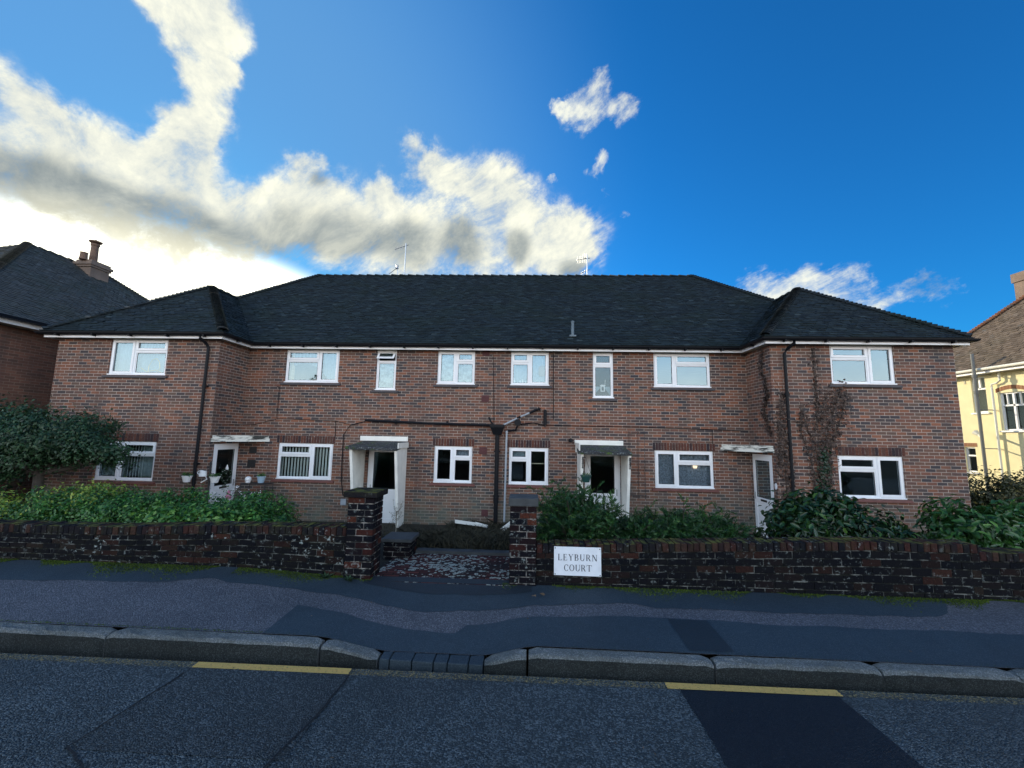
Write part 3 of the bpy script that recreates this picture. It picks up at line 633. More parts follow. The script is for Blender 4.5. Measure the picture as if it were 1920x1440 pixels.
def wall_panel(mb, o, u, w_, z0, z1, holes, rv, uoff=0):
    """vertical wall from point o along unit vector u, with holes (u0,u1,z0,z1) and reveals going back by vector rv"""
    us = sorted({0, w_, *[h[0] for h in holes], *[h[1] for h in holes]}); zs = sorted({z0, z1, *[h[2] for h in holes], *[h[3] for h in holes]})
    P = lambda a, z, k=0: (o[0]+u[0]*a+rv[0]*k, o[1]+u[1]*a+rv[1]*k, z)
    for a, b in zip(us, us[1:]):
        for c, d in zip(zs, zs[1:]):
            if any(h[0]-1e-6 <= a and b <= h[1]+1e-6 and h[2]-1e-6 <= c and d <= h[3]+1e-6 for h in holes): continue
            mb.face([P(a, c), P(b, c), P(b, d), P(a, d)], [(a+uoff, c), (b+uoff, c), (b+uoff, d), (a+uoff, d)])
    for h in holes:
        a, b, c, d = h
        for (p, q) in (((a, c), (a, d)), ((b, d), (b, c)), ((a, d), (b, d)), ((b, c), (a, c))):
            L = .12; uvw = [(p[0]+uoff, p[1]), (q[0]+uoff, q[1]), (q[0]+uoff+L*.7, q[1]), (p[0]+uoff+L*.7, p[1])]
            mb.face([P(*p), P(*q), P(q[0], q[1], 1), P(p[0], p[1], 1)], uvw)
mb = MB()
def holes_for(y, x0): return [(w_[1]-x0, w_[2]-x0, w_[3], w_[4]) for w_ in WIN if w_[5] == y]
D1 = (-4.33, -3.40, -.63, 1.42); D2 = (1.47, 2.40, -.60, 1.43)
wall_panel(mb, (XL1, 0), (1, 0), XR0-XL1, ZB, ZT, holes_for(0, XL1)+[(D[0]-XL1, D[1]-XL1, D[2], D[3]) for D in (D1, D2)], (0, .13))
mb.build('wall', 'house_brick', flats)
for x0, x1, nm in ((XL0, XL1, 'L'), (XR0, XR1, 'R')):
    mb = MB()
    h = [q for q in holes_for(WY, x0) if 0 < q[0] < x1-x0]
    wall_panel(mb, (x0, WY), (1, 0), x1-x0, ZB, ZT, h, (0, .13), .06)
    if nm == 'L':
        wall_panel(mb, (x1, WY), (0, 1), -WY, ZB, ZT, [(.17, 1.09, -.55, 1.43)], (-.13, 0), .1)
        wall_panel(mb, (x0, 8), (0, -1), 8-WY, ZB, ZT, [], (.1, 0))
    else:
        wall_panel(mb, (x0, 0), (0, -1), -WY, ZB, ZT, [(.04, .96, -.55, 1.43)], (.13, 0), .1)
        wall_panel(mb, (x1, WY), (0, 1), 8-WY, ZB, ZT, [], (-.1, 0))
    mb.build('wing_wall', 'house_brick', flats)
mb = MB(); wall_panel(mb, (XR1, 8), (-1, 0), XR1-XL0, ZB, ZT, [], (0, -.1)); mb.build('rear_wall', 'house_brick', flats)
mb = MB()   # plaster inside: floors, ceilings and partitions
for z in (-.62, 1.85, 4.10): mb.box(XL0+.05, XR1-.05, .16, 7.9, z, z+.02); mb.box(XL0+.05, XL1-.16, WY+.16, .155, z, z+.02); mb.box(XR0+.16, XR1-.05, WY+.16, .155, z, z+.02)
for x in (-8.3, -5.0, -3.1, -1.02, 1.2, 2.9, 6.3): mb.box(x, x+.08, .18, 3.5, -.6, 4.09)
mb.box(XL0+.05, XR1-.05, 3.5, 3.6, -.6, 4.09); mb.box(XL0+.02, XL0+.04, WY+.16, 3.5, -.6, 4.09); mb.box(XR1-.04, XR1-.02, WY+.16, 3.5, -.6, 4.09)
mb.build('interior', 'interior', flats)

def frame_ring(mb, x0, x1, z0, z1, y0, y1, t):
    mb.box(x0, x0+t, y0, y1, z0, z1); mb.box(x1-t, x1, y0, y1, z0, z1); mb.box(x0+t, x1-t, y0, y1, z1-t, z1); mb.box(x0+t, x1-t, y0, y1, z0, z0+t)
def add_window(kind, x0, x1, z0, z1, wy, split, inside, label):
    mb = MB(); pn = MB(); gk = MB(); y0 = wy+.03; F_ = .048
    up = z0 > 2
    frame_ring(mb, x0+.002, x1-.002, z0+.002, z1-.002, y0, y0+.07, F_)
    def light(a, b, c, d, sash, open_=0):
        if sash:
            n0 = len(mb.v); t = .058
            frame_ring(mb, a-.012, b+.012, c-.012, d+.012, y0-.016, y0+.05, t)
            g = (a+t-.012, b-t+.012, c+t-.012, d-t+.012)
            frame_ring(gk, g[0], g[1], g[2], g[3], y0+.012, y0+.02, .009)
            m0 = len(pn.v); pn.face([(g[0], y0+.018, g[2]), (g[1], y0+.018, g[2]), (g[1], y0+.018, g[3]), (g[0], y0+.018, g[3])])
            if open_:
                def rot(L, k0):
                    for i in range(k0, len(L)):
                        X, Y, Z = L[i]; dz = Z-d; dy = Y-y0
                        L[i] = (X, y0+dy*math.cos(open_)+dz*math.sin(open_), d+dz*math.cos(open_)-dy*math.sin(open_)*-1)
                rot(mb.v, n0); rot(pn.v, m0); gk.v[-32:] = [(X, y0+(Y-y0)*math.cos(open_)+(Z-d)*math.sin(open_), d+(Z-d)*math.cos(open_)+(Y-y0)*math.sin(open_)) for X, Y, Z in gk.v[-32:]]
        else:
            frame_ring(mb, a, b, c, d, y0+.012, y0+.06, .022); g = (a+.022, b-.022, c+.022, d-.022)
            frame_ring(gk, g[0], g[1], g[2], g[3], y0+.018, y0+.026, .008)
            pn.face([(g[0], y0+.024, g[2]), (g[1], y0+.024, g[2]), (g[1], y0+.024, g[3]), (g[0], y0+.024, g[3])])
    xi0, xi1, zi0, zi1 = x0+F_, x1-F_, z0+F_, z1-F_
    if kind == 'V':
        zs = z1-(z1-z0)*.285; mb.box(xi0, xi1, y0+.001, y0+.069, zs-.03, zs+.03)
        light(xi0, xi1, zi0, zs-.03, False); light(xi0, xi1, zs+.03, zi1, True, rad(38) if inside == 'frosted' and kind == 'V' else 0)
    else:
        xm = x0+(x1-x0)*split; mb.box(xm-.03, xm+.03, y0+.001, y0+.069, zi0, zi1)
        A = (xi0, xm-.03); B = (xm+.03, xi1); T, C = (A, B) if kind == 'TC' else (B, A); zs = z1-(z1-z0)*.33
        mb.box(T[0], T[1], y0+.0015, y0+.0685, zs-.028, zs+.028)
        light(C[0], C[1], zi0, zi1, True); light(T[0], T[1], zs+.028, zi1, True); light(T[0], T[1], zi0, zs-.028, False)
    mb.box(x0-.015 if up else x0+.0, x1+.015 if up else x1, y0-.035, y0+.001, z0-.002, z0+.028)
    f = mb.build('window', 'upvc', flats, bevel=.004); f['label'] = label
    pn.build('pane', 'dark_glass' if inside in ('swag', 'dark', 'rail', 'blinds') else 'glass', f); gk.build('gasket', 'gasket', f)
    sb = MB(); e_ = .09
    sb.hexa([(x0-e_, wy-.055, z0-.075), (x1+e_, wy-.055, z0-.075), (x1+e_, wy+.02, z0-.075), (x0-e_, wy+.02, z0-.075), (x0-e_, wy-.055, z0-.03), (x1+e_, wy-.055, z0-.03), (x1+e_, wy+.02, z0-.004), (x0-e_, wy+.02, z0-.004)])
    sb.build('sill', 'slate_sill' if up else 'red_sill', f, bevel=.006)
    if not up:
        lm = MB(); n = round((x1-x0+.1)/.0735); lm.mi = 1; lm.box(x0-.05, x1+.05, wy-.004, wy+.02, z1+.002, z1+.205); lm.mi = 0
        for i in range(n):
            a = x0-.05+(x1-x0+.1)*i/n; b = x0-.05+(x1-x0+.1)*(i+1)/n; lm.box(a+.005, b-.005, wy-.010+random.uniform(-.002, .002), wy-.003, z1+.006, z1+.20)
        lm.build('lintel', ['soldier_brick', 'house_mortar'], f)
    yc = y0+.13
    def drape(name, a, b, c, d, m_, amp=.02, per=.11, y=yc, arch=None):
        V = []; n = max(6, int((b-a)/.018)); k = 8
        ph = random.uniform(0, 6)
        for i in range(n+1):
            x = a+(b-a)*i/n; lo = c if arch is None else arch((x-a)/(b-a))
            for j in range(k+1):
                V.append((x, y+amp*math.sin(x/per*6.283+ph+.8*math.sin(x*9)), lo+(d-lo)*j/k))
        F = np.array([(i*(k+1)+j, (i+1)*(k+1)+j, (i+1)*(k+1)+j+1, i*(k+1)+j+1) for i in range(n) for j in range(k)])
        np_mesh(name, np.array(V), F, np.random.default_rng(1).random(len(F)), m_, f, None, True)
    a, b, c, d = x0+.03, x1-.03, z0+.03, z1-.02
    if inside in ('net', 'bottles', 'ornaments'): drape('net_curtain', a, b, c, d, 'net', .012, .09)
    elif inside == 'frosted': drape('net_curtain', a, b, c, d-(.25 if kind == 'V' else 0), 'patterned', .015, .15)
    elif inside == 'bluenet': drape('net_curtain', a, b, c, d, 'blue_net', .018, .12)
    elif inside == 'blinds':
        bm_ = MB(); x = a
        while x < b:
            t = .0865; dx = t*.5*.86; dyy = t*.5*.5
            bm_.face([(x, yc+dyy, c), (x+dx*2-.004, yc-dyy, c), (x+dx*2-.004, yc-dyy, d), (x, yc+dyy, d)]); x += t
        bm_.build('vertical_blind', 'blind', f)
    elif inside == 'curtains':
        drape('curtain', a, a+.62, c, d, 'green_curtain', .03, .13); drape('curtain', b-.45, b, c, d, 'green_curtain', .03, .12)
        bm_ = MB()
        for i in range(6): xx = a+.66+i*.075; bm_.box(xx, xx+.012, yc, yc+.01, c, d)
        bm_.build('vertical_blind', 'blind', f)
    elif inside == 'plant':
        drape('curtain', a, a+.13, c, d, 'cream_curtain', .03, .1); drape('net_curtain', b-.50, b, c, d, 'net', .02, .10, arch=lambda t: c+.0+.55*max(0, .5-t)); drape('net_curtain', a+.1, b-.55, c+.42, d, 'net', .02, .1, arch=lambda t: c+.30+.25*(1-abs(t-.4)))
    elif inside == 'swag': drape('net_curtain', a, b, c, d, 'net', .01, .06, arch=lambda t: c, y=yc) if 0 else drape('net_curtain', a, b, c-.0, c+.30, 'net', .004, .05, arch=lambda t: c+.28-.28*(abs(t-.5)*2)**1.4*1.0+.012)
    elif inside == 'rail':
        bm_ = MB(); bm_.box(a+.55, b, yc, yc+.02, c+.50, c+.525); bm_.build('curtain_rail', 'soffit_board', f); drape('net_curtain', a+.02, a+.48, c+.62, d, 'net', .008, .06)
    elif inside == 'dark' and wy == 0: drape('net_curtain', a+.52, b, c+.62, d, 'blue_net', .008, .06)
    return f
wins = [add_window(*q) for q in WIN]

# doors
def door(axis, p, a0, a1, z0, z1, label, hinge_right=True, deco=False):
    """axis 'x': door in a wall facing -y at depth p; 'r'/'l': in a return wall facing -x / +x at x=p, a = y range"""
    fr = MB(); leaf = MB(); pn = MB(); hd = MB(); gk = MB()
    def M(mb, u0, u1, d0, d1, zz0, zz1):
        if axis == 'x': mb.box(u0, u1, p+d0, p+d1, zz0, zz1)
        elif axis == 'l': mb.box(p-d1, p-d0, u0, u1, zz0, zz1)
        else: mb.box(p+d0, p+d1, u0, u1, zz0, zz1)
    t = .06
    for q in ((a0, a0+t, .03, .10, z0, z1), (a1-t, a1, .03, .10, z0, z1), (a0+t, a1-t, .03, .10, z1-t, z1), (a0+t, a1-t, .02, .11, z0, z0+.035)): M(fr, *q)
    l0, l1, k0, k1 = a0+t-.012, a1-t+.012, z0+.04, z1-t+.012; s = .105; mid = z0+.86
    for q in ((l0, l0+s, .012, .06, k0, k1), (l1-s, l1, .012, .06, k0, k1), (l0+s, l1-s, .012, .06, k1-s, k1), (l0+s, l1-s, .012, .06, mid-.06, mid+.06), (l0+s, l1-s, .012, .06, k0, k0+.12)): M(leaf, *q)
    M(leaf, l0+s, l1-s, .026, .05, k0+.12, mid-.06); M(leaf, l0+s+.03, l1-s-.03, .020, .03, k0+.15, mid-.09)
    for i in range(3): M(leaf, l0+.02, l1-.02, .006, .02, k0+.03+i*.035, k0+.045+i*.035)
    g = (l0+s, l1-s, mid+.06, k1-s)
    for q in ((g[0], g[0]+.012, g[2], g[3]), (g[1]-.012, g[1], g[2], g[3]), (g[0], g[1], g[3]-.012, g[3]), (g[0], g[1], g[2], g[2]+.012)): M(gk, q[0], q[1], .02, .03, q[2], q[3])
    if axis == 'x': pn.face([(g[0], p+.03, g[2]), (g[1], p+.03, g[2]), (g[1], p+.03, g[3]), (g[0], p+.03, g[3])])
    else:
        xx = p+.03 if axis == 'r' else p-.03
        pn.face([(xx, g[0], g[2]), (xx, g[1], g[2]), (xx, g[1], g[3]), (xx, g[0], g[3])])
    hx = l0+.05 if not hinge_right else l1-.05
    M(hd, hx-.015, hx+.015, .002, .014, mid+.0, mid+.17); M(hd, hx-.01, hx+.10*(1 if hx == l0+.05 else -1) if hx == l0+.05 else hx+.01, -.03, -.012, mid+.08, mid+.10)
    d_ = leaf.build('door', 'upvc', flats, bevel=.004); d_['label'] = label
    fr.build('frame', 'upvc', d_, bevel=.004); pn.build('pane', 'door_glass', d_); gk.build('gasket', 'gasket', d_); hd.build('handle', 'steel', d_, bevel=.003)
    lb_ = MB(); c_ = (l0+l1)/2; M(lb_, c_-.13, c_+.13, .004, .014, mid-.025, mid+.025)
    lb_.build('letter_slot', 'dark_metal' if axis != 'x' else 'upvc', d_, bevel=.003)
    return d_
door('x', .03, *D1, 'white half glazed door under the left porch', hinge_right=False)
door('x', .03, *D2, 'white half glazed door under the right porch', hinge_right=True)
door('l', XL1-.0, -.945, -.025, -.55, 1.43, 'white glazed door in the side of the left wing', hinge_right=True)
door('r', XR0+.0, -.96, -.04, -.55, 1.43, 'white glazed door in the side of the right wing', hinge_right=True)

# porches and canopies
for x0, x1, lab, wb in ((-4.46, -3.27, 'white boarded porch with a mossy flat roof', -4.56), (1.265, 2.46, 'white boarded porch with a hanging basket', 1.20)):
    ro = MB(); ro.hexa([(x0-.09, -.95, 1.36), (x1+.02, -.93, 1.345), (x1+.02, 0, 1.47), (x0-.02, 0, 1.47), (x0-.09, -.95, 1.435), (x1+.02, -.93, 1.42), (x1+.02, 0, 1.56), (x0-.02, 0, 1.56)])
    po = ro.build('porch', 'mossy_felt', flats, bevel=.012); po['label'] = lab
    fb = MB(); fb.box(wb+.0, x1+.01, -.035, -.003, 1.565, 1.69); fb.box(x1+.022, x1+.047, -.90, -.036, 1.40, 1.54) if x0 < 0 else fb.box(x0-.05, x0-.025, -.9, -.036, 1.38, 1.62)
    fb.build('fascia_board', 'white_paint', po, bevel=.003)
    for a in (x0, x1-.055):
        sp = MB(); sp.hexa([(a, -.40, -.75), (a+.055, -.40, -.75), (a+.055, -.002, -.75), (a, -.002, -.75), (a, -.86, 1.375), (a+.055, -.86, 1.375), (a+.055, -.002, 1.47), (a, -.002, 1.47)]); 
        sp.hexa([(a-.008, -.425, -.74), (a+.063, -.425, -.74), (a+.063, -.405, -.74), (a-.008, -.405, -.74), (a-.008, -.88, 1.36), (a+.063, -.88, 1.36), (a+.063, -.862, 1.36), (a-.008, -.862, 1.36)])
        sp.build('side_panel', 'white_paint', po, bevel=.004)
for cx, wx, lab in ((XL1+.004, -7.08, 'black stained white slab canopy across the left inner corner'), (XR0-.004, 4.98, 'black stained white slab canopy across the right inner corner')):
    cb = MB(); sg = 1 if wx > cx else -1
    for i, (z0, z1) in enumerate(((1.485, 1.565), (1.568, 1.645))):
        e_ = .03*i; P = [(cx, -1.08+e_*1.3), (wx-e_*sg, -.004), (cx, -.004)]
        cb.face([(p[0], p[1], z0) for p in P]); cb.face([(p[0], p[1], z1) for p in P])
        for p, q in zip(P, P[1:]+P[:1]): cb.face([(p[0], p[1], z0), (q[0], q[1], z0), (q[0], q[1], z1), (p[0], p[1], z1)])
    c_ = cb.build('canopy', 'stained_canopy', flats); c_['label'] = lab

# eaves: fascia, soffit, gutter, brackets
fa = MB(); so = MB(); gu = MB(); BR = []
EAVE = [(-12.45, 8.25), (-12.45, -1.365), (-7.64, -1.365), (-7.64, -.25), (5.48, -.25), (5.48, -1.365), (10.2, -1.365), (10.2, 8.25)]
def inset(d):
    return [(-12.45+d, 8.25), (-12.45+d, -1.365+d), (-7.64-d, -1.365+d), (-7.64-d, -.25+d), (5.48+d, -.25+d), (5.48+d, -1.365+d), (10.2-d, -1.365+d), (10.2-d, 8.25)]
A, B = inset(.06), inset(.085); C_ = inset(.25)
for i in range(len(EAVE)-1):
    for P, Q in ((A, B),):
        p, q, r_, s_ = P[i], P[i+1], Q[i+1], Q[i]
        fa.hexa([(p[0], p[1], 4.045), (q[0], q[1], 4.045), (r_[0], r_[1], 4.045), (s_[0], s_[1], 4.045), (p[0], p[1], 4.19), (q[0], q[1], 4.19), (r_[0], r_[1], 4.19), (s_[0], s_[1], 4.19)])
    p, q, r_, s_ = B[i], B[i+1], C_[i+1], C_[i]
    so.face([(p[0], p[1], 4.065), (q[0], q[1], 4.065), (r_[0], r_[1], 4.065), (s_[0], s_[1], 4.065)])
fa.build('fascia', 'upvc', flats); so.build('soffit', 'soffit_board', flats)
G = inset(-.005)
prof = [(math.cos(a)*.068, math.sin(a)*.070) for a in [rad(180+180*k/8) for k in range(9)]]+[(math.cos(a)*.06, math.sin(a)*.062) for a in [rad(360-180*k/8) for k in range(9)]]
def gut(p, q, nrm, mi=(0, 0)):
    # mitred ends follow the 45 degree corner lines
    d = (Vector((q[0]-p[0], q[1]-p[1], 0))).normalized(); rings = []
    for pt, m_ in ((p, mi[0]), (q, mi[1])): rings.append([(pt[0]+nrm[0]*a+d.x*a*m_, pt[1]+nrm[1]*a+d.y*a*m_, 4.175+b) for a, b in prof])
    gu.ring(rings)
    L = math.hypot(q[0]-p[0], q[1]-p[1]); n = max(1, round(L/.95))
    for k in range(n):
        t = (k+.5)/n; x, y = p[0]+(q[0]-p[0])*t, p[1]+(q[1]-p[1])*t
        br = MB(); BR.append(br); br.box(x-.02-.03*abs(nrm[0]), x+.02+.03*abs(nrm[0]), y-.02-.03*abs(nrm[1]), y+.02+.03*abs(nrm[1]), 4.075, 4.12)
NR = [(-1, 0), (0, -1), (1, 0), (0, -1), (-1, 0), (0, -1), (1, 0)]
MI = [(0, 1), (-1, 1), (-1, -1), (1, -1), (1, 1), (-1, 1), (-1, 0)]
for i in range(7): gut(G[i], G[i+1], NR[i], MI[i])
g_ = gu.build('gutter', 'black_plastic', flats)
for br in BR: br.build('bracket', 'black_plastic', g_)
for x, y, off in ((-8.12, WY-.075, .10), (6.03, WY-.075, -.14)):
    dp = MB(); dp.tube([(x-off*.9, WY-.26, 4.12), (x-off*.9, WY-.26, 4.04), (x-off*.3, WY-.12, 3.93), (x, y, 3.84), (x, y, 3.7), (x, y, .9), (x, y, -.6)], .036, 10)
    for z in (2.86, .95): dp.box(x-.06, x+.06, y-.01, WY-.002, z-.02, z+.02); dp.lathe((x, y, z-.06), [(.043, 0), (.043, .12)], 10)
    dp.build('downpipe', 'black_plastic', flats, smooth=False)

# tiled roofs
def clip(poly, A, B, C):
    """keep the part of a 2-D polygon where A*u+B*v<=C"""
    out = []
    for i, p in enumerate(poly):
        q = poly[(i+1) % len(poly)]; dp_ = A*p[0]+B*p[1]-C; dq = A*q[0]+B*q[1]-C
        if dp_ <= 1e-9: out.append(p)
        if (dp_ < -1e-9 and dq > 1e-9) or (dp_ > 1e-9 and dq < -1e-9):
            t = dp_/(dp_-dq); out.append((p[0]+(q[0]-p[0])*t, p[1]+(q[1]-p[1])*t))
    return out
def tiled(mb, pts, g=.10, tw=.165, lift=.018, seed=1):
    """plain tiles over a convex planar polygon; pts[0]->pts[1] is the eave, seen from outside left to right"""
    rg = random.Random(seed); P = [Vector(p) for p in pts]; u = (P[1]-P[0]).normalized()
    nrm = None
    for k in range(2, len(P)):
        nn = u.cross(P[k]-P[0])
        if nn.length > 1e-3: nrm = nn.normalized(); break
    if nrm.z < 0: nrm = -nrm
    v = nrm.cross(u).normalized()
    if v.z < 0: v = -v
    poly = [((p-P[0]).dot(u), (p-P[0]).dot(v)) for p in P]
    area = sum(poly[i][0]*poly[(i+1) % len(poly)][1]-poly[(i+1) % len(poly)][0]*poly[i][1] for i in range(len(poly)))
    if area < 0: poly = poly[::-1]
    E_ = []
    for i, p in enumerate(poly):
        q = poly[(i+1) % len(poly)]; E_.append((q[1]-p[1], -(q[0]-p[0]), (q[1]-p[1])*p[0]-(q[0]-p[0])*p[1]))
    vm = max(p[1] for p in poly); um0 = min(p[0] for p in poly); um1 = max(p[0] for p in poly)
    for k in range(int(vm/g)+1):
        v0, v1 = k*g, (k+1)*g
        strip_ = clip(clip(poly, 0, -1, -v0), 0, 1, v1)
        if len(strip_) < 3: continue
        a = min(p[0] for p in strip_); b = max(p[0] for p in strip_); c0 = math.floor((a-um0)/tw-1)
        x = um0+c0*tw+(tw/2 if k % 2 else 0)
        while x < b:
            poly_t = [(x+.0015, v0), (x+tw-.0015, v0), (x+tw-.0015, v1), (x+.0015, v1)]
            for A_, B_, CC in E_: 
                poly_t = clip(poly_t, A_, B_, CC)
                if len(poly_t) < 3: break
            if len(poly_t) >= 3:
                h = lift+rg.uniform(-.006, .012); tl = rg.uniform(-.007, .007); r_ = rg.random()
                def pt(q, zero=False):
                    hh = 0 if zero else h*(1-.8*(q[1]-v0)/g)+tl*(q[0]-x)/tw
                    return P[0]+u*q[0]+v*q[1]+nrm*hh
                mb.face([pt(q) for q in poly_t], None, r_)
                for i, q in enumerate(poly_t):
                    w2 = poly_t[(i+1) % len(poly_t)]
                    if abs(q[1]-v0) < 1e-6 and abs(w2[1]-v0) < 1e-6:
                        mb.face([pt(q, True)-v*.004, pt(w2, True)-v*.004, pt(w2), pt(q)], None, r_*.6)
            x += tw
def hips(mb, p0, p1, step=.105, r0=.13, r1=.085, ln=.21, up=.045, seed=3):
    rg = random.Random(seed); p0, p1 = Vector(p0), Vector(p1); d = (p1-p0); L = d.length; d.normalize(); s_ = d.cross(Vector((0, 0, 1))).normalized(); n = s_.cross(d).normalized()
    k = 0.0
    while k < L-.02:
        a = p0+d*k+n*(up+rg.uniform(-.004, .006)); b = a+d*min(ln, L-k+.05)-n*.035; rr = []
        for c, r_ in ((a, r0), (b, r1)): rr.append([c+s_*math.cos(rad(180*j/8))*r_+n*(math.sin(rad(180*j/8))*r_*.62-.045) for j in range(9)]+[c+s_*math.cos(rad(180-180*j/8))*(r_-.018)+n*(math.sin(rad(180*j/8))*(r_-.018)*.62-.045) for j in range(9)])
        mb.ring(rr, True, rg.random()); k += step
EZ, TA = 4.20, .853
def rz(d): return EZ+d*TA
rm = MB()
RG = rz(4.25)
tiled(rm, [(-12.45, -.25, EZ), (10.2, -.25, EZ), (5.95, 4, RG), (-8.2, 4, RG)], seed=11)
for q in ([(10.2, 8.25, EZ), (-12.45, 8.25, EZ), (-8.2, 4, RG), (5.95, 4, RG)], [(10.2, -.25, EZ), (10.2, 8.25, EZ), (5.95, 4, RG)], [(-12.45, 8.25, EZ), (-12.45, -.25, EZ), (-8.2, 4, RG)]): rm.face(q, None, .4)
roof = rm.build('roof', 'roof_tile', flats)
for hx, hy, rx in ((-12.4, -.20, -8.2), (10.15, -.20, 5.95), (-12.4, 8.2, -8.2), (10.15, 8.2, 5.95)):
    hm = MB(); hips(hm, (hx, hy, EZ+.04), (rx, 4, RG), seed=int(hx+20+hy)); hm.build('hip_tiles', 'hip_tile', roof)
hm = MB(); hips(hm, (-8.25, 4, RG), (6.0, 4, RG), step=.32, r0=.13, r1=.125, ln=.315, up=.0, seed=6); hm.build('ridge_tiles', 'hip_tile', roof)
for x0, x1, sg in ((-12.45, -7.64, 1), (5.48, 10.2, -1)):
    hw = (x1-x0)/2; xm = (x0+x1)/2; yf = -1.365; ap = (xm, yf+hw, rz(hw)); bk = (xm, -.25+hw, rz(hw)); wr = MB()
    tiled(wr, [(x0, yf, EZ), (x1, yf, EZ), ap], seed=21+sg)
    inn = x1 if sg > 0 else x0; out = x0 if sg > 0 else x1
    tiled(wr, [(inn, yf, EZ), (inn, -.25, EZ), bk, ap], seed=31+sg)
    wr.face([(out, yf, EZ), (out, -.25, EZ), bk, ap], None, .4)
    wo = wr.build('roof', 'roof_tile', flats); wo['label'] = 'hipped roof of the %s wing' % ('left' if sg > 0 else 'right')
    for hx in (x0+.04, x1-.04): hm = MB(); hips(hm, (hx, yf+.04, EZ+.04), ap, seed=int(hx+30)); hm.build('hip_tiles', 'hip_tile', wo)
    hm = MB(); hips(hm, ap, bk, step=.3, r0=.13, r1=.125, ln=.31, up=.01); hm.build('ridge_tiles', 'hip_tile', wo)
vp = MB(); vp.tube([(1.16, .12, 4.46), (1.16, .12, 4.92)], .042, 12); vp.lathe((1.16, .12, 4.92), [(.052, 0), (.052, .03), (.02, .045)], 12); vp.box(1.07, 1.25, .02, .20, 4.50, 4.545)
vp.build('roof_vent', 'vent_grey', flats)

# vents, pipes and cables on the wall
for x0, x1, z0, z1 in ((-1.305, -1.10, 2.655, 2.845), (-1.325, -1.12, 1.265, 1.455), (-1.225, -1.05, -.335, -.16), (-1.31, -1.115, 3.92, 4.06), (-7.62, -7.42, 1.16, 1.34), (-7.64, -7.42, .78, .99)):
    v_ = MB(); v_.box(x0, x1, -.012, .0, z0, z1)
    for i in range(6): z = z0+.02+(z1-z0-.04)*i/6; v_.box(x0+.015, x1-.015, -.018, -.012, z, z+.012)
    v_.build('air_vent', 'vent_red' if x0 > -5 else 'dark_metal', flats)
pb = MB(); pb.tube([(-4.43, -.09, 2.115), (-2.8, -.09, 2.06), (-1.0, -.09, 2.035)], .034, 10); 
for x in (-3.6, -2.2): pb.box(x-.02, x+.02, -.10, -.002, 2.02, 2.13)
pb.build('waste_pipe', 'black_plastic', flats)
hp = MB(); hp.hexa([(-.95, -.16, 1.79), (-.74, -.16, 1.79), (-.74, -.01, 1.79), (-.95, -.01, 1.79), (-1.03, -.22, 1.98), (-.67, -.22, 1.98), (-.67, -.01, 1.98), (-1.03, -.01, 1.98)]); hp.box(-1.045, -.655, -.235, -.008, 1.981, 2.06)
hp.tube([(-1.08, -.10, 2.25), (-1.02, -.10, 2.12), (-.93, -.1, 2.03)], .025, 8); sp_ = hp.build('hopper', 'black_plastic', flats, bevel=.01)
sp = MB(); sp.tube([(-.845, -.09, 1.80), (-.845, -.09, -.65)], .055, 14)
for z in (1.35, .2): sp.box(-.93, -.76, -.06, -.002, z-.02, z+.02)
sp.lathe((-.845, -.09, .02), [(.068, 0), (.068, .16)], 14); sp.build('soil_pipe', 'black_plastic', flats)
dg = MB(); dg.tube([(-.74, -.10, 2.02), (-.25, -.08, 2.27), (.0, -.08, 2.38)], .026, 10); dg.build('overflow_pipe', 'grey_plastic', flats)
dg = MB(); dg.tube([(.0, -.08, 2.38), (.14, -.08, 2.45), (.25, -.08, 2.49)], .033, 10); dg.tube([(-.33, -.08, 2.235), (-.24, -.08, 2.28)], .031, 10); dg.tube([(.23, -.1, 2.46), (.27, -.1, 2.52)], .045, 10)
dg.build('overflow_pipe', 'black_plastic', flats)
gp = MB(); gp.tube([(-.60, -.07, 1.88), (-.62, -.07, -.45)], .027, 10); gp.lathe((-.60, -.07, 1.84), [(.034, 0), (.034, .06)], 10); gp.build('downpipe', 'grey_plastic', flats)
fl = MB(); fl.tube([(-.31, -.17, 2.12), (-.31, -.002, 2.12)], .088, 16); fl.tube([(-.31, -.1, 2.06), (-.36, -.06, 1.92), (-.60, -.06, 1.90)], .03, 8); fl.build('boiler_flue', 'black_plastic', flats)
fl = MB(); fl.tube([(1.09, -.16, 1.675), (1.09, -.002, 1.675)], .055, 16); fl.lathe((1.09, -.16, 1.675), [(.001, -.05), (.05, -.04), (.05, .04)], 12); fl.build('boiler_flue', 'black_plastic', flats)
fl = MB(); fl.tube([(.415, -.08, 2.06), (.415, -.08, 2.46)], .045, 10); fl.tube([(.415, -.08, 2.0), (.415, -.08, 2.07)], .014, 8); fl.tube([(.415, -.08, 2.45), (.415, -.02, 2.47)], .022, 8); fl.build('pipe_stub', 'black_plastic', flats)
def cable(path, r_=.008, m_='black_plastic'):
    c_ = MB(); c_.tube(path, r_, 5); c_.build('cable', m_, flats)
cable([(-4.45, -.03, 2.08), (-4.85, -.03, 1.98), (-5.02, -.03, 1.72), (-5.02, -.03, 1.1), (-5.0, -.03, .5), (-4.93, -.03, .1)], .013)
cable([(-7.0, -.012, 3.0), (-6.93, -.012, 3.0), (-6.93, -.012, 2.12), (-5.3, -.012, 2.08), (-4.9, -.012, 2.0)], .007); cable([(-5.28, -.012, 2.08), (-5.26, -.012, 1.62)], .007)
cable([(.415, -.02, 2.07), (1.2, -.015, 2.06), (3.0, -.012, 2.06), (5.0, -.012, 2.02), (5.70, -.012, 2.01)], .009); cable([(4.78, -.012, 2.02), (4.78, -.012, 1.65)], .007); cable([(.63, -.012, 4.0), (.64, -.012, 2.2)], .009)
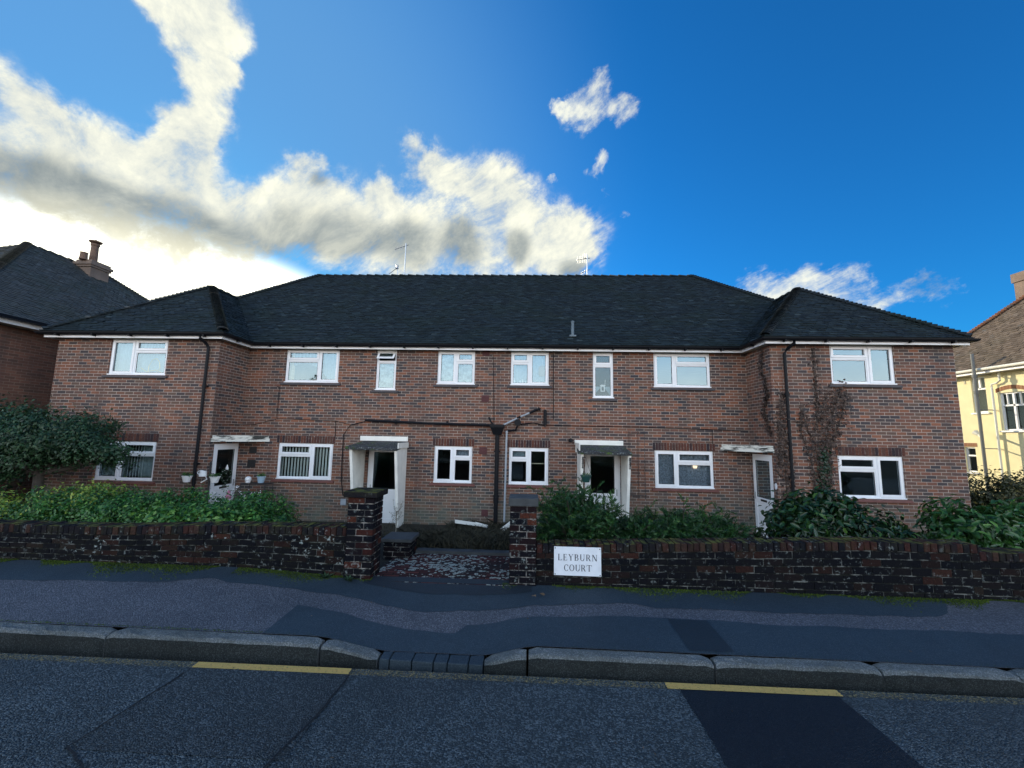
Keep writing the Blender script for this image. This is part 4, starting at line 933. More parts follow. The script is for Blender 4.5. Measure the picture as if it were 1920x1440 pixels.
cable([(-.24, -.03, 2.08), (.1, -.03, 2.12), (.415, -.02, 2.06)], .014); cable([(-1.02, -.012, 4.0), (-.96, -.012, 2.5), (-.95, -.012, 2.1)], .007); cable([(-7.9+.02, -.95, 1.9), (-7.9+.02, -.3, 1.93), (-7.5, -.02, 1.95), (-6.95, -.012, 2.1)], .006)
tr = MB()
for x in (2.62, 2.85, 3.02): tr.tube([(x, -.03, .2), (x, -.03, 1.95)], .006, 5)
for z in (.3, .62, .95, 1.9): tr.tube([(2.60, -.034, z), (3.05, -.034, z)], .006, 5)
tr.build('wire_trellis', 'dark_metal', flats)
mt = MB(); mt.box(-4.98, -4.83, -.05, -.002, -.14, .02); mt.build('meter_box', 'grey_plastic', flats, bevel=.005)
pl = MB(); n = 20; pl.ring([[(XR0-.003, -1.065+math.cos(6.2832*k/n)*.043, .72+math.sin(6.2832*k/n)*.075) for k in range(n)], [(XR0-.013, -1.065+math.cos(6.2832*k/n)*.043, .72+math.sin(6.2832*k/n)*.075) for k in range(n)]])
tag(pl.build('door_plaque', 'sign_white'), 'small white oval plaque beside the right wing door', 'plaque')
sb_ = MB()
for w_ in WIN:
    if w_[3] > 2: sb_.box(w_[1]+.002, w_[2]-.002, w_[5]-.004, w_[5]+.02, UZ1-.001, 4.064)
sb_.build('head_board', 'soffit_board', flats)

# ------------------------------------------------------------------ neighbouring houses
nb = thing('brick_house', 'red brick house with a steep hipped roof and chimney, cut by the left edge', 'house', (-18, 3.5, -.5))
mb = MB(); wall_panel(mb, (-13.6, -2.3), (0, 1), 11.2, -.9, 4.4, [], (-.1, 0)); wall_panel(mb, (-22.4, -2.3), (1, 0), 8.8, -.9, 4.4, [(5.6, 7.4, 2.8, 4.1), (5.6, 7.4, .4, 1.7)], (0, .1)); wall_panel(mb, (-13.6, 8.9), (-1, 0), 8.8, -.9, 4.4, [], (0, -.1)); wall_panel(mb, (-22.4, 8.9), (0, -1), 11.2, -.9, 4.4, [], (.1, 0))
mb.build('wall', 'neighbour_brick', nb)
EX0, EX1, EY0, EY1, NZ, NT_ = -22.8, -13.2, -2.6, 9.3, 4.5, .785; RZ = NZ+4.8*NT_; RY0, RY1 = EY0+4.8, EY1-4.8
mb = MB(); tiled(mb, [(EX1, EY0, NZ), (EX1, EY1, NZ), (-18, RY1, RZ), (-18, RY0, RZ)], seed=51, g=.11)
tiled(mb, [(EX0, EY0, NZ), (EX1, EY0, NZ), (-18, RY0, RZ)], seed=52, g=.11)
mb.face([(EX0, EY1, NZ), (EX1, EY1, NZ), (-18, RY1, RZ)], None, .4); mb.face([(EX0, EY0, NZ), (EX0, EY1, NZ), (-18, RY1, RZ), (-18, RY0, RZ)], None, .4)
ro = mb.build('roof', 'neighbour_tile', nb)
for hy, ry in ((EY0, RY0), (EY1, RY1)): hm = MB(); hips(hm, (EX1, hy, NZ), (-18, ry, RZ)); hm.build('hip_tiles', 'neighbour_tile', ro)
hm = MB(); hips(hm, (-18, RY0, RZ), (-18, RY1, RZ), step=.32, r0=.13, r1=.12, ln=.32, up=0); hm.build('ridge_tiles', 'neighbour_tile', ro)
ch = MB(); ch.box(-17.70, -17.10, 3.55, 4.25, 6.5, 7.98); ch.box(-17.74, -17.06, 3.51, 4.29, 7.98, 8.06); ch.box(-17.78, -17.02, 3.47, 4.33, 8.06, 8.16); ch.box(-17.72, -17.08, 3.53, 4.27, 8.16, 8.26)
cs = ch.build('chimney', 'neighbour_brick', ro)
cp = MB(); cp.lathe((-17.4, 3.85, 8.24), [(.15, 0), (.13, .1), (.115, .68), (.14, .73), (.14, .79)], 16); cp.lathe((-17.4, 3.85, 9.03), [(.04, 0), (.19, .06), (.21, .10), (.05, .15), (.02, .18)], 16); cp.build('chimney_pot', 'terracotta', cs)
cp = MB(); cp.lathe((-17.4, 3.5, 8.24), [(.14, 0), (.12, .08), (.11, .25), (.13, .28)], 16); cp.build('chimney_pot', 'terracotta', cs)
mb = MB(); mb.box(-13.27, -13.24, EY0, EY1, 4.36, 4.50); mb.box(EX0, EX1, -2.54, -2.51, 4.36, 4.5); mb.build('fascia', 'upvc', nb)
mb = MB(); mb.box(-13.18, -13.08, EY0, EY1, 4.47, 4.55); mb.build('gutter', 'black_plastic', nb)
mb = MB(); mb.face([(-13.25, EY0, 4.37), (-13.25, EY1, 4.37), (-13.6, EY1, 4.37), (-13.6, EY0, 4.37)]); mb.build('soffit', 'soffit_board', nb)

CX = 17.0
cr = thing('cream_house', 'cream rendered house with sunlit side wall and tiled roof at the right edge', 'house', (20.6, 3, -.3))
hw_ = [(3.74, 4.53, 2.27, 3.62), (4.93, 5.42, 2.95, 4.30), (5.53, 5.93, .70, 1.65), (1.5, 2.6, 2.27, 3.62)]
mb = MB(); wall_panel(mb, (CX, 7.7), (0, -1), 10, -.9, 4.42, [(7.7-b, 7.7-a, c, d) for a, b, c, d in hw_], (.12, 0)); wall_panel(mb, (CX, -2.3), (1, 0), 7.2, -.9, 4.42, [], (0, .1)); wall_panel(mb, (24.2, 7.7), (-1, 0), 7.2, -.9, 4.42, [], (0, -.1)); wall_panel(mb, (24.2, -2.3), (0, 1), 10, -.9, 4.42, [], (-.1, 0))
mb.build('wall', 'cream_render', cr)
mb = MB(); tiled(mb, [(16.6, 8.1, 4.5), (16.6, -2.7, 4.5), (20.6, 1.3, 8.9), (20.6, 4.1, 8.9)], seed=61, g=.12); 
for q in ([(24.6, 8.1, 4.5), (16.6, 8.1, 4.5), (20.6, 4.1, 8.9)], [(16.6, -2.7, 4.5), (24.6, -2.7, 4.5), (20.6, 1.3, 8.9)], [(24.6, -2.7, 4.5), (24.6, 8.1, 4.5), (20.6, 4.1, 8.9), (20.6, 1.3, 8.9)]): mb.face(q, None, .4)
ro = mb.build('roof', 'sunlit_tile', cr)
hm = MB(); hips(hm, (16.65, 8.05, 4.55), (20.6, 4.1, 8.9), r0=.17, r1=.12); hm.build('hip_tiles', 'orange_tile', ro)
ch = MB(); ch.box(21.6, 22.5, 6.7, 7.6, 5.0, 8.95); ch.box(21.55, 22.55, 6.65, 7.65, 8.95, 9.35); ch.build('chimney', 'neighbour_brick', ro)
mb = MB(); mb.box(16.63, 16.66, -2.7, 8.1, 4.36, 4.5); mb.build('fascia', 'upvc', cr)
mb = MB(); mb.tube([(16.55, -2.7, 4.5), (16.55, 8.1, 4.5)], .055, 8); mb.build('gutter', 'render_white', cr)
mb = MB(); mb.face([(16.66, -2.7, 4.37), (16.66, 8.1, 4.37), (17, 8.1, 4.37), (17, -2.7, 4.37)]); mb.build('soffit', 'upvc', cr)
for i, (a, b, c, d) in enumerate(hw_):
    mb = MB(); pn = MB(); X = CX+.06
    def bx(y0, y1, z0, z1, o=0, th=.06): mb.box(X-o, X+th-o, y0, y1, z0, z1)
    t = .05; bx(a, a+t, c, d); bx(b-t, b, c, d); bx(a+t, b-t, c, c+t); bx(a+t, b-t, d-t, d); zs = c+(d-c)*.66; bx(a+t, b-t, zs-.03, zs+.03)
    ym = (a+b)/2
    if i in (0, 1, 3): bx(ym-.03, ym+.03, c+t if i != 1 else zs, d-t)
    if i in (0, 3): 
        for yy in ((a+ym)/2, (b+ym)/2): bx(yy-.012, yy+.012, zs, d-t)
    else: pass
    mb.box(CX-.06, CX+.05, a-.06, b+.06, c-.06, c-.005)
    f = mb.build('window', 'upvc', cr); pn.face([(X+.035, a, c), (X+.035, b, c), (X+.035, b, d), (X+.035, a, d)]); pn.build('pane', 'far_glass', f)
    bk_ = MB(); bk_.face([(X+.25, a-.1, c-.1), (X+.25, b+.1, c-.1), (X+.25, b+.1, d+.1), (X+.25, a-.1, d+.1)]); bk_.build('curtain' if i == 1 else 'interior', 'cream_curtain' if i == 1 else 'interior', f)
    if i != 1:
        am = MB(); n = 9
        for k in range(n):
            p, q = a-.08+(b-a+.16)*k/n, a-.08+(b-a+.16)*(k+1)/n; arc = lambda y: d+.015+(.10*math.sin(math.pi*(y-a+.08)/(b-a+.16)) if i in (0, 3) else 0)
            am.hexa([(CX-.012, p+.004, arc(p)), (CX-.012, q-.004, arc(q)), (CX+.03, q-.004, arc(q)), (CX+.03, p+.004, arc(p)), (CX-.012, p+.004, arc(p)+.14), (CX-.012, q-.004, arc(q)+.14), (CX+.03, q-.004, arc(q)+.14), (CX+.03, p+.004, arc(p)+.14)])
        am.build('lintel', 'orange_tile', f)
mb = MB(); mb.tube([(16.42, 4.70, 5.1), (16.42, 4.70, .0)], .05, 12); mb.lathe((16.42, 4.70, 4.2), [(.075, 0), (.075, .1)], 12); mb.lathe((16.42, 4.70, 3.6), [(.075, 0), (.075, .1)], 12)
for z in (4.3, 3.0, 1.6): mb.box(16.42, 16.99, 4.68, 4.72, z, z+.03)
mb.build('flue_pipe', 'flue_grey', cr)
mb = MB(); mb.tube([(16.9, 4.35, 4.4), (16.9, 4.35, 4.05), (16.9, 4.45, 3.98), (16.9, 4.62, 3.95), (16.9, 4.63, 3.8), (16.9, 4.63, -.2)], .035, 10); mb.build('downpipe', 'render_white', cr)
mb = MB(); mb.tube([(16.45, 4.72, 1.98), (16.6, 4.98, 2.12)], .035, 8); mb.tube([(16.6, 4.98, 2.12), (16.63, 5.10, 2.20)], [.05, .10], 10); mb.build('wall_lamp', 'render_white', cr)
mb = MB(); mb.box(16.985, 17, 5.60, 5.66, 4.08, 4.26); mb.build('air_vent', 'soffit_board', cr)

# ------------------------------------------------------------------ aerials
def aerial(x, y, zb, zt, yagi, label):
    e = thing('tv_aerial', label, 'aerial', (x, y, zb)); mb = MB(); mb.tube([(x, y, zb-.2), (x, y, zt)], .022, 8); mb.build('mast', 'steel', e)
    for cz, L, ne, el, tilt, dz in yagi:
        a = MB(); d = Vector((-.95, -.2, tilt)).normalized(); a.tube([Vector((x, y, cz))+d*-.12, Vector((x, y, cz))+d*L], .010, 6)
        for i in range(ne):
            c = Vector((x, y, cz))+d*(L*(i+.5)/ne); s = Vector((.18, -.95, .25)).normalized() if not dz else Vector((0, -.25, 1)).normalized(); a.tube([c-s*el, c+s*el], .006, 5)
        a.build('antenna', 'steel', e)
    return e
aerial(-4.90, 4.0, 7.95, 9.12, [(9.02, .45, 9, .07, -.45, True)], 'tall thin television aerial on the ridge, left of centre')
aerial(2.11, 4.0, 7.95, 8.65, [(8.50, .42, 6, .13, -.22, True), (8.52, .2, 3, .18, -.1, True), (8.02, .3, 4, .05, -.5, True)], 'bushy television aerial on the ridge, right of centre')
e = thing('small_antenna', 'small leaning antenna on the ridge beside the tall aerial', 'aerial', (-5.2, 4, 7.95)); mb = MB(); mb.tube([(-5.16, 4, 7.8), (-5.19, 4, 8.14), (-5.24, 4, 8.24)], .016, 6); mb.tube([(-5.5, 4, 7.88), (-5.2, 4, 8.12)], .012, 6); mb.build('strut', 'steel', e)
mb = MB(); mb.lathe((-5.2, 4, 8.06), [(.01, 0), (.06, .03), (.045, .10), (.06, .16), (.01, .19)], 10); mb.build('head', 'steel', e)

# ------------------------------------------------------------------ foliage
def leaves(name, pos, nrm, size, m_, parent=None, aspect=.5, droop=.25, kind=None, seed=0, rnd=None, fold=.25, six=False):
    """one small folded leaf per position; nrm is the way it faces"""
    g = np.random.default_rng(seed); n = len(pos); size = np.broadcast_to(size, (n,))*g.uniform(.7, 1.3, n)
    nrm = nrm+g.normal(0, .55, (n, 3)); nrm /= np.linalg.norm(nrm, axis=1)[:, None]+1e-9
    a = g.normal(0, 1, (n, 3)); a[:, 2] -= droop; a -= nrm*(a*nrm).sum(1)[:, None]; a /= np.linalg.norm(a, axis=1)[:, None]+1e-9
    b = np.cross(nrm, a); L = size[:, None]; W = L*aspect*.5
    if six:
        v = np.stack([pos, pos+a*L*.3+b*W*.85+nrm*L*.05, pos+a*L*.68+b*W*.8+nrm*L*.05, pos+a*L-nrm*L*.10, pos+a*L*.68-b*W*.8+nrm*L*.05, pos+a*L*.3-b*W*.85+nrm*L*.05], 1).reshape(-1, 3)
        i = np.arange(n)[:, None]*6; F = np.concatenate([i+np.array([[0, 1, 2, 3]]), i+np.array([[0, 3, 4, 5]])], 0)
        r = g.random(n) if rnd is None else rnd; r = np.concatenate([r, r*.93])
    else:
        v = np.stack([pos, pos+a*L*.5+b*W+nrm*L*fold*.3, pos+a*L, pos+a*L*.5-b*W+nrm*L*fold*.3], 1).reshape(-1, 3)
        i = np.arange(n)[:, None]*4; F = i+np.array([[0, 1, 2, 3]]); r = g.random(n) if rnd is None else rnd
    return np_mesh(name, v, F, r, m_, parent, kind)
def crown(blobs_, n, ncl, seed, spread=.16, shell=.55, zmin=-9):
    """clustered leaf positions in the outer part of a set of ellipsoids (cx,cy,cz,rx,ry,rz)"""
    g = np.random.default_rng(seed); B = np.array(blobs_); vol = (B[:, 3]*B[:, 4]*B[:, 5])**.67; pick = g.choice(len(B), ncl, p=vol/vol.sum())
    d = g.normal(0, 1, (ncl, 3)); d /= np.linalg.norm(d, axis=1)[:, None]; rr = shell+(1-shell)*g.random(ncl)**.6; rr *= g.uniform(.86, 1.1, ncl)
    C = B[pick, :3]+d*rr[:, None]*B[pick, 3:]; 
    k = g.integers(0, ncl, n); off = g.normal(0, spread, (n, 3)); P = C[k]+off
    N_ = d[k]*.9+off/spread*.4; N_[:, 2] += .35
    ok = P[:, 2] > zmin
    return P[ok], N_[ok], C, d
def limbs(path_sets, m_, parent, name='branches'):
    mb = MB()
    for p, r_ in path_sets: mb.tube(p, r_, 7)
    return mb.build(name, m_, parent)
def dark_fill(blobs_, m_, parent, name, scale=.62, seed=1):
    pass
def shrub(name, label, cat, base, blobs_, n, ncl, size, m_, seed, aspect=.5, spread=.16, shell=.5, zmin=-9, stems=6, group=None, six=False, inner=True, rndf=None, droop=.25):
    e = thing(name, label, cat, base, group); g = random.Random(seed)
    P, N_, C, d = crown(blobs_, n, ncl, seed, spread, shell, zmin)
    if inner:
        P2, N2, _, _ = crown([(a, b, c, x*.72, y*.72, z*.72) for a, b, c, x, y, z in blobs_], n//2, ncl//2+4, seed+99, spread*1.3, .1, zmin); P = np.concatenate([P, P2]); N_ = np.concatenate([N_, N2])
    leaves('foliage', P, N_, size, m_, e, aspect, droop, None, seed, None if rndf is None else rndf(P), six=six)
    ps = []
    for k in range(stems):
        c = Vector(C[g.randrange(len(C))]); b = Vector(base)+Vector((g.uniform(-.1, .1), g.uniform(-.1, .1), 0))
        if len(blobs_) > 1: b.x = b.x+(c.x-b.x)*.6; b.y = b.y+(c.y-b.y)*.4
        m2 = b.lerp(c, .5)+Vector((g.uniform(-.1, .1), g.uniform(-.1, .1), .1)); ps.append(([b, m2, c], [.022, .015, .006]))
    limbs(ps, 'bark', e, 'stems')
    return e
# small clipped tree at the left, its trunk hidden behind the hedge
tr_ = thing('small_tree', 'broad dark evergreen garden tree at the left, in front of the left wing', 'tree', (-9.15, -3.6, -.1))
TB = [(-9.15, -3.6, 1.50, 1.05, .95, .46), (-10.2, -3.7, 1.48, 1.1, 1.0, .52), (-8.35, -3.5, 1.36, .62, .6, .27), (-9.0, -3.3, 1.76, .75, .8, .34), (-9.4, -3.7, 1.16, .62, .6, .22), (-11, -3.6, 1.45, .8, .8, .45), (-7.95, -3.5, 1.30, .36, .4, .20), (-9.7, -3.5, 1.9, .4, .4, .2), (-8.5, -3.5, 1.62, .35, .4, .16)]
P, N_, C, d = crown(TB, 20000, 420, 5, .085, .5); P2, N2, _, _ = crown([(a, b, c, x*.75, y*.75, z*.75) for a, b, c, x, y, z in TB], 9000, 200, 6, .16, .1)
leaves('crown', np.concatenate([P, P2]), np.concatenate([N_, N2]), .062, 'holly_leaf', tr_, .5, .3, None, 5)
mb = MB(); mb.tube([(-9.15, -3.6, -.3), (-9.1, -3.6, .4), (-9.2, -3.55, .95)], [.10, .085, .07], 10)
for b in TB: mb.tube([(-9.2, -3.55, .9), ((b[0]-9.2)/2, (b[1]-3.55)/2, (b[2]+.9)/2-.08), b[:3]], [.05, .035, .015], 7)
mb.build('trunk', 'bark', tr_)
shrub('tall_shrub', 'grey green shrub behind the evergreen tree at the far left edge', 'shrub', (-12.0, -2.3, -.4), [(-12.0, -2.3, 1.35, 1.15, .8, .95), (-11.2, -2.3, 1.75, .45, .5, .5), (-12.6, -2.4, 1.9, .8, .7, .5)], 11000, 240, .085, 'holly_leaf', 8, .5, .11)
# hedge behind the left wall
HB = [(-7.3+i*.44, -4.75+.06*math.sin(i*2.1), .37, .60, .62, .46+.025*math.sin(i*1.7)) for i in range(8)]+[(-4.15, -4.78, .30, .46, .55, .40), (-3.95, -4.8, .20, .34, .48, .32)]
shrub('hedge', 'dense green clipped hedge along the left brick wall', 'hedge', (-5.8, -4.75, -.1), HB, 40000, 1100, .050, 'hedge_leaf', 12, .5, .05, .80, -.1, 10)
shrub('variegated_shrub', 'yellow green variegated shrub at the left end of the hedge', 'shrub', (-7.7, -4.9, -.1), [(-7.75, -5.0, .36, .30, .35, .32), (-7.25, -4.75, .60, .38, .4, .17), (-6.75, -4.7, .72, .36, .35, .09), (-8.0, -5.0, .58, .16, .2, .2)], 2600, 110, .05, 'variegated_leaf', 13, .5, .09, .7)
shrub('low_dark_shrub', 'low dark shrub in the far left corner beyond the wall', 'shrub', (-9.4, -4.6, -.1), [(-9.4, -4.6, .45, .8, .5, .38), (-10.4, -4.6, .5, .7, .5, .4)], 6000, 140, .07, 'holly_leaf', 14, .5, .1)
shrub('leafy_plant', 'light green leafy plant peeping over the left wall near its end', 'plant', (-4.5, -5.35, -.1), [(-5.1, -5.3, .50, .32, .18, .15), (-4.4, -5.3, .48, .36, .18, .16), (-3.9, -5.2, .42, .25, .18, .14)], 2200, 90, .075, 'hedge_leaf', 15, .5, .07, rndf=lambda P: np.clip(.55+.5*np.random.default_rng(3).random(len(P)), 0, 1))
# yew-like conifers behind the right wall: sprays of needles along arching shoots
def conifer(name, label, base, shoots, seed, spray, group=None, nl=.052):
    g = np.random.default_rng(seed); e = thing(name, label, 'shrub', base, group); mb = MB(); PP = []; NN = []; DD = []
    for k in range(shoots):
        tgt = spray(g); b = np.array(base)+np.array([g.uniform(-.15, .15), g.uniform(-.1, .1), 0]); b[0] += (tgt[0]-b[0])*.45; d = tgt-b; L = np.linalg.norm(d)
        pts = [b+d*t+np.array([0, 0, .10*L*math.sin(t*3.1)]) for t in (0, .35, .7, 1)]
        mb.tube([tuple(p) for p in pts], [.012, .009, .006, .003], 5)
        for s_ in range(9):
            t = .40+.6*s_/8; i = min(2, int(t*3)); q = np.array(pts[i])+(np.array(pts[i+1])-np.array(pts[i]))*(t*3-i if t < 1 else 1)
            sd_ = d/L+g.normal(0, .75, 3); sd_[2] = sd_[2]*.45+.08; sd_ /= np.linalg.norm(sd_); sl = g.uniform(.12, .30)*(1.15-t*.5)
            for n_ in range(20):
                u_ = n_/19; pos = q+sd_*sl*u_+np.array([0, 0, -.10*sl*u_*u_]); side = np.cross(sd_, g.normal(0, 1, 3)); side /= np.linalg.norm(side)+1e-9
                PP.append(pos); DD.append(sd_*.75+side*.8); NN.append(np.cross(sd_, side))
    mb.build('branches', 'bark', e)
    P = np.array(PP); D = np.array(DD); N_ = np.array(NN); D /= np.linalg.norm(D, axis=1)[:, None]; N_ /= np.linalg.norm(N_, axis=1)[:, None]+1e-9; n = len(P); s_ = nl*g.uniform(.7, 1.3, n)[:, None]; wv_ = N_*s_*.12
    V = np.stack([P-wv_, P+D*s_*.5-wv_*1.2, P+D*s_, P+wv_*1.2], 1).reshape(-1, 3); F = np.arange(n)[:, None]*4+np.array([[0, 1, 2, 3]])
    np_mesh('foliage', V, F, np.repeat(g.random(n//20+1), 20)[:n]*.8+g.random(n)*.2, 'yew_leaf', e)
    return e
conifer('conifer_shrub', 'feathery green conifer beside the right gate pillar', (.78, -4.85, -.1), 300, 31, lambda g: np.array([.70+g.normal(0, .30), -4.85+g.normal(0, .28), .54+g.normal(0, .17)+.10*math.sin(g.uniform(0, 3))]))
conifer('conifer_shrub', 'low spreading conifer behind the wall, right of the name sign', (2.15, -4.75, -.1), 460, 32, lambda g: np.array([2.20+g.uniform(-.8, .72), -4.75+g.normal(0, .25), .37+g.normal(0, .11)+.10*math.sin(g.uniform(0, 3))]))
shrub('laurel_shrub', 'dark glossy laurel bush under the creeper on the right wing', 'shrub', (4.5, -4.5, -.1), [(4.45, -4.5, .45, .72, .6, .48), (4.0, -4.55, .42, .48, .45, .38), (4.95, -4.5, .38, .50, .5, .38), (4.5, -4.4, .75, .45, .4, .22)], 5200, 240, .105, 'laurel_leaf', 41, .48, .08, .6, -.1, 8, None, True)
shrub('laurel_shrub', 'bright green laurel bush in front of the right wing corner', 'shrub', (7.3, -3.9, -.1), [(7.3, -3.9, .38, .75, .6, .48), (6.9, -3.9, .30, .42, .45, .36), (8.0, -3.9, .38, .65, .5, .46), (8.8, -3.9, .45, .6, .5, .5)], 4800, 230, .12, 'light_laurel_leaf', 42, .42, .09, .6, -.1, 8, None, True)
shrub('garden_hedge', 'tall dark hedge with a sunlit top between the flats and the cream house', 'hedge', (12.4, .8, -.4), [(11.0+i*.7, .8+.1*math.sin(i*2), .30, .6, .6, .72+.05*math.sin(i*1.9)) for i in range(7)], 15000, 420, .085, 'beech_leaf', 43, .5, .10, .6, -.4, 8)
shrub('small_plant', 'small spiky dark plant against the foot of the right wing', 'plant', (5.75, -4.2, -.05), [(5.75, -4.2, .30, .22, .2, .22)], 420, 40, .12, 'laurel_leaf', 44, .25, .05, .4, stems=2)

# creepers on the right wing
def creeper(label, strands, dens, m_leaf, seed, loc, nrm):
    e = thing('creeper', label, 'climbing plant', loc); g = np.random.default_rng(seed); mb = MB(); PP = []; RR = []
    for path, wd, n in strands:
        pts = [np.array(p) for p in path]; mb.tube([tuple(p) for p in pts], .007, 5)
        seg = np.array([np.linalg.norm(b-a) for a, b in zip(pts, pts[1:])]); cum = np.concatenate([[0], np.cumsum(seg)])/seg.sum()
        for _ in range(n):
            t = g.random(); i = max(0, min(len(pts)-2, np.searchsorted(cum, t)-1)); q = pts[i]+(pts[i+1]-pts[i])*((t-cum[i])/(cum[i+1]-cum[i]+1e-9))
            w0 = wd[0]+(wd[1]-wd[0])*t; o = g.normal(0, w0, 3); 
            if nrm[1]: o[1] = -abs(g.normal(0, .03))-.01
            else: o[0] = -abs(g.normal(0, .03))-.01
            PP.append(q+o)
        for _ in range(6):
            t = g.random(); i = max(0, min(len(pts)-2, np.searchsorted(cum, t)-1)); q = pts[i]+(pts[i+1]-pts[i])*t
            o = np.array([g.normal(0, .16), 0, g.uniform(.05, .4)]) if nrm[1] else np.array([0, g.normal(0, .12), g.uniform(.05, .4)]); mb.tube([tuple(q), tuple(q+o*.5+np.array([.02, 0, 0])), tuple(q+o)], .004, 4)
    mb.build('stems', 'bark', e)
    P = np.array(PP); leaves('foliage', P, np.tile(np.array(nrm, float), (len(P), 1))*1.2+np.array([0, 0, .2]), .052, m_leaf, e, .8, .6, None, seed)
    return e
cw = WY-.012
creeper('dry brown creeper spreading up to the sill of the right wing window', [([(6.75, cw, .4), (6.75, cw, 1.2), (6.9, cw, 1.9), (7.3, cw, 3.02)], (.06, .14), 620), ([(6.72, cw, .4), (6.7, cw, 1.4), (6.72, cw, 2.2), (7.0, cw, 2.9)], (.05, .16), 560), ([(6.78, cw, .5), (7.0, cw, 1.7), (7.28, cw, 2.4), (7.45, cw, 2.98)], (.04, .11), 380), ([(6.6, cw, .4), (6.5, cw, 1.4), (6.32, cw, 2.0), (6.4, cw, 2.55)], (.03, .07), 260), ([(6.72, cw, 2.2), (6.74, cw, 3.0), (6.72, cw, 3.95)], (.03, .05), 200), ([(7.0, cw, 1.0), (6.6, cw, 1.6), (6.38, cw, 2.5)], (.02, .05), 120)], 1, 'dry_leaf', 71, (6.7, cw, -.3), (0, -1, 0))
creeper('evergreen ivy stem climbing from the laurel beside the right wing window', [([(6.72, cw-.02, .2), (6.76, cw-.02, 1.0), (6.8, cw-.02, 1.55)], (.13, .05), 520)], 1, 'ivy_leaf', 72, (6.72, cw, -.3), (0, -1, 0))
creeper('thin dry creeper round the corner of the right wing above the door', [([(5.92, cw, .4), (5.93, cw, 1.3), (5.88, cw, 2.3), (5.96, cw, 2.9)], (.10, .05), 480), ([(5.76, cw, 1.0), (5.84, cw, 1.9), (5.80, cw, 2.2)], (.05, .04), 200)], 1, 'dry_leaf', 73, (5.9, cw, -.3), (0, -1, 0))
creeper('sparse dry creeper strands on the inner face of the right wing', [([(XR0-.012, -1.02, 1.9), (XR0-.012, -.78, 2.5), (XR0-.012, -.98, 2.9), (XR0-.012, -.76, 3.5), (XR0-.012, -.83, 3.95)], (.05, .04), 420)], 1, 'dry_leaf', 74, (XR0, -.9, 1.7), (-1, 0, 0))

# rough grass on the bank, moss and weeds along the walls
def blades(name, n, area, h, m_, seed, wd=.006, lean=.6, kindfn=None):
    g = np.random.default_rng(seed); P = area(g, n); n = len(P); H = h[0]+(h[1]-h[0])*g.random(n)
    L = g.normal(0, lean, (n, 2))*H[:, None]; a = g.uniform(0, 6.28, n); W = np.stack([np.cos(a), np.sin(a), a*0], 1)*wd*g.uniform(.6, 1.6, n)[:, None]
    top = P+np.stack([L[:, 0], L[:, 1], H], 1); mid = P+np.stack([L[:, 0]*.35, L[:, 1]*.35, H*.62], 1)
    V = np.stack([P-W, P+W, mid+W*.7, top, mid-W*.7], 1).reshape(-1, 3); F = np.arange(n)[:, None]*5+np.array([[0, 1, 2, 3, 4]])
    return np_mesh(name, V, F, g.random(n), m_, None, 'stuff')
def bank(g, n):
    x = g.uniform(-2.0, .1, n); y = g.uniform(-4.42, -.1, n); return np.stack([x, y, [ground_z(a, b)-.01 for a, b in zip(x, y)]], 1)
blades('rough_grass', 11000, bank, (.06, .24), 'dead_grass', 81, .007, .9)
def garden(g, n):
    x = g.uniform(-9, 10, n); y = g.uniform(-5.4, -.2, n); k = (x < -2.2) | (x > .2); x, y = x[k], y[k]; return np.stack([x, y, [ground_z(a, b)-.01 for a, b in zip(x, y)]], 1)
blades('rough_grass', 9000, garden, (.05, .16), 'dead_grass', 82, .006)
def mossline(x0, x1, y0, wd, amp, sd_):
    def f(g, n):
        x = g.uniform(x0, x1, n); y = y0-np.abs(g.normal(0, wd, n))*(.55+.45*np.sin(x*2.3+sd_)+.35*np.sin(x*7.1+sd_)); return np.stack([x, y, [pave_z(a, b)-.002 for a, b in zip(x, y)]], 1)
    return f
blades('moss', 16000, mossline(-9, -3.6, -5.79, .13, 1, 0), (.006, .022), 'moss_blade', 83, .006, .5); blades('moss', 5000, mossline(-3.6, -1.9, -5.8, .09, 1, 2), (.006, .02), 'moss_blade', 84, .006, .5)
blades('moss', 16000, mossline(-.3, 9.3, -5.81, .10, 1, 4), (.006, .022), 'moss_blade', 85, .006, .5)
blades('moss', 2500, lambda g, n: (lambda x: np.stack([x, -7.19+np.array([ky(a) for a in x])+np.abs(g.normal(0, .012, n)), np.array([pave_z(a, -7.18+ky(a)) for a in x])-.004], 1))(np.where(g.random(n) < .5, g.uniform(-6, -1.4, n), g.uniform(.1, 6, n))), (.004, .012), 'moss_blade', 86, .005, .5)
for i, (x, y, l) in enumerate(((-2.45, -5.88, 'small green weed at the foot of the left wall'), (-2.15, -5.92, 'star shaped green weed at the foot of the tall gate pillar'))):
    e = thing('weed', l, 'weed', (x, y, pave_z(x, y))); g = np.random.default_rng(90+i); n = 22; a = g.uniform(0, 6.28, n); V = []; F = []
    for k in range(n):
        d = np.array([math.cos(a[k]), math.sin(a[k]), g.uniform(.3, 1.2)]); d /= np.linalg.norm(d); s_ = np.array([-math.sin(a[k]), math.cos(a[k]), 0]); L = g.uniform(.06, .13); p = np.array([x, y, pave_z(x, y)+.003]); b = len(V)
        V += [p, p+d*L*.5+s_*.012, p+d*L-np.array([0, 0, .02]), p+d*L*.5-s_*.012]; F.append((b, b+1, b+2, b+3))
    np_mesh('foliage', np.array(V), np.array(F), g.random(n), 'weed_leaf', e)
g = np.random.default_rng(95); n = 70; x = g.uniform(-7, 7, n); y = np.where(g.random(n) < .5, g.uniform(-7.1, -5.95, n), g.uniform(-9.5, -7.36, n)); z = np.array([pave_z(a, b)+.012 if b > -7.2 else road_z(b)+.014 for a, b in zip(x, y)])
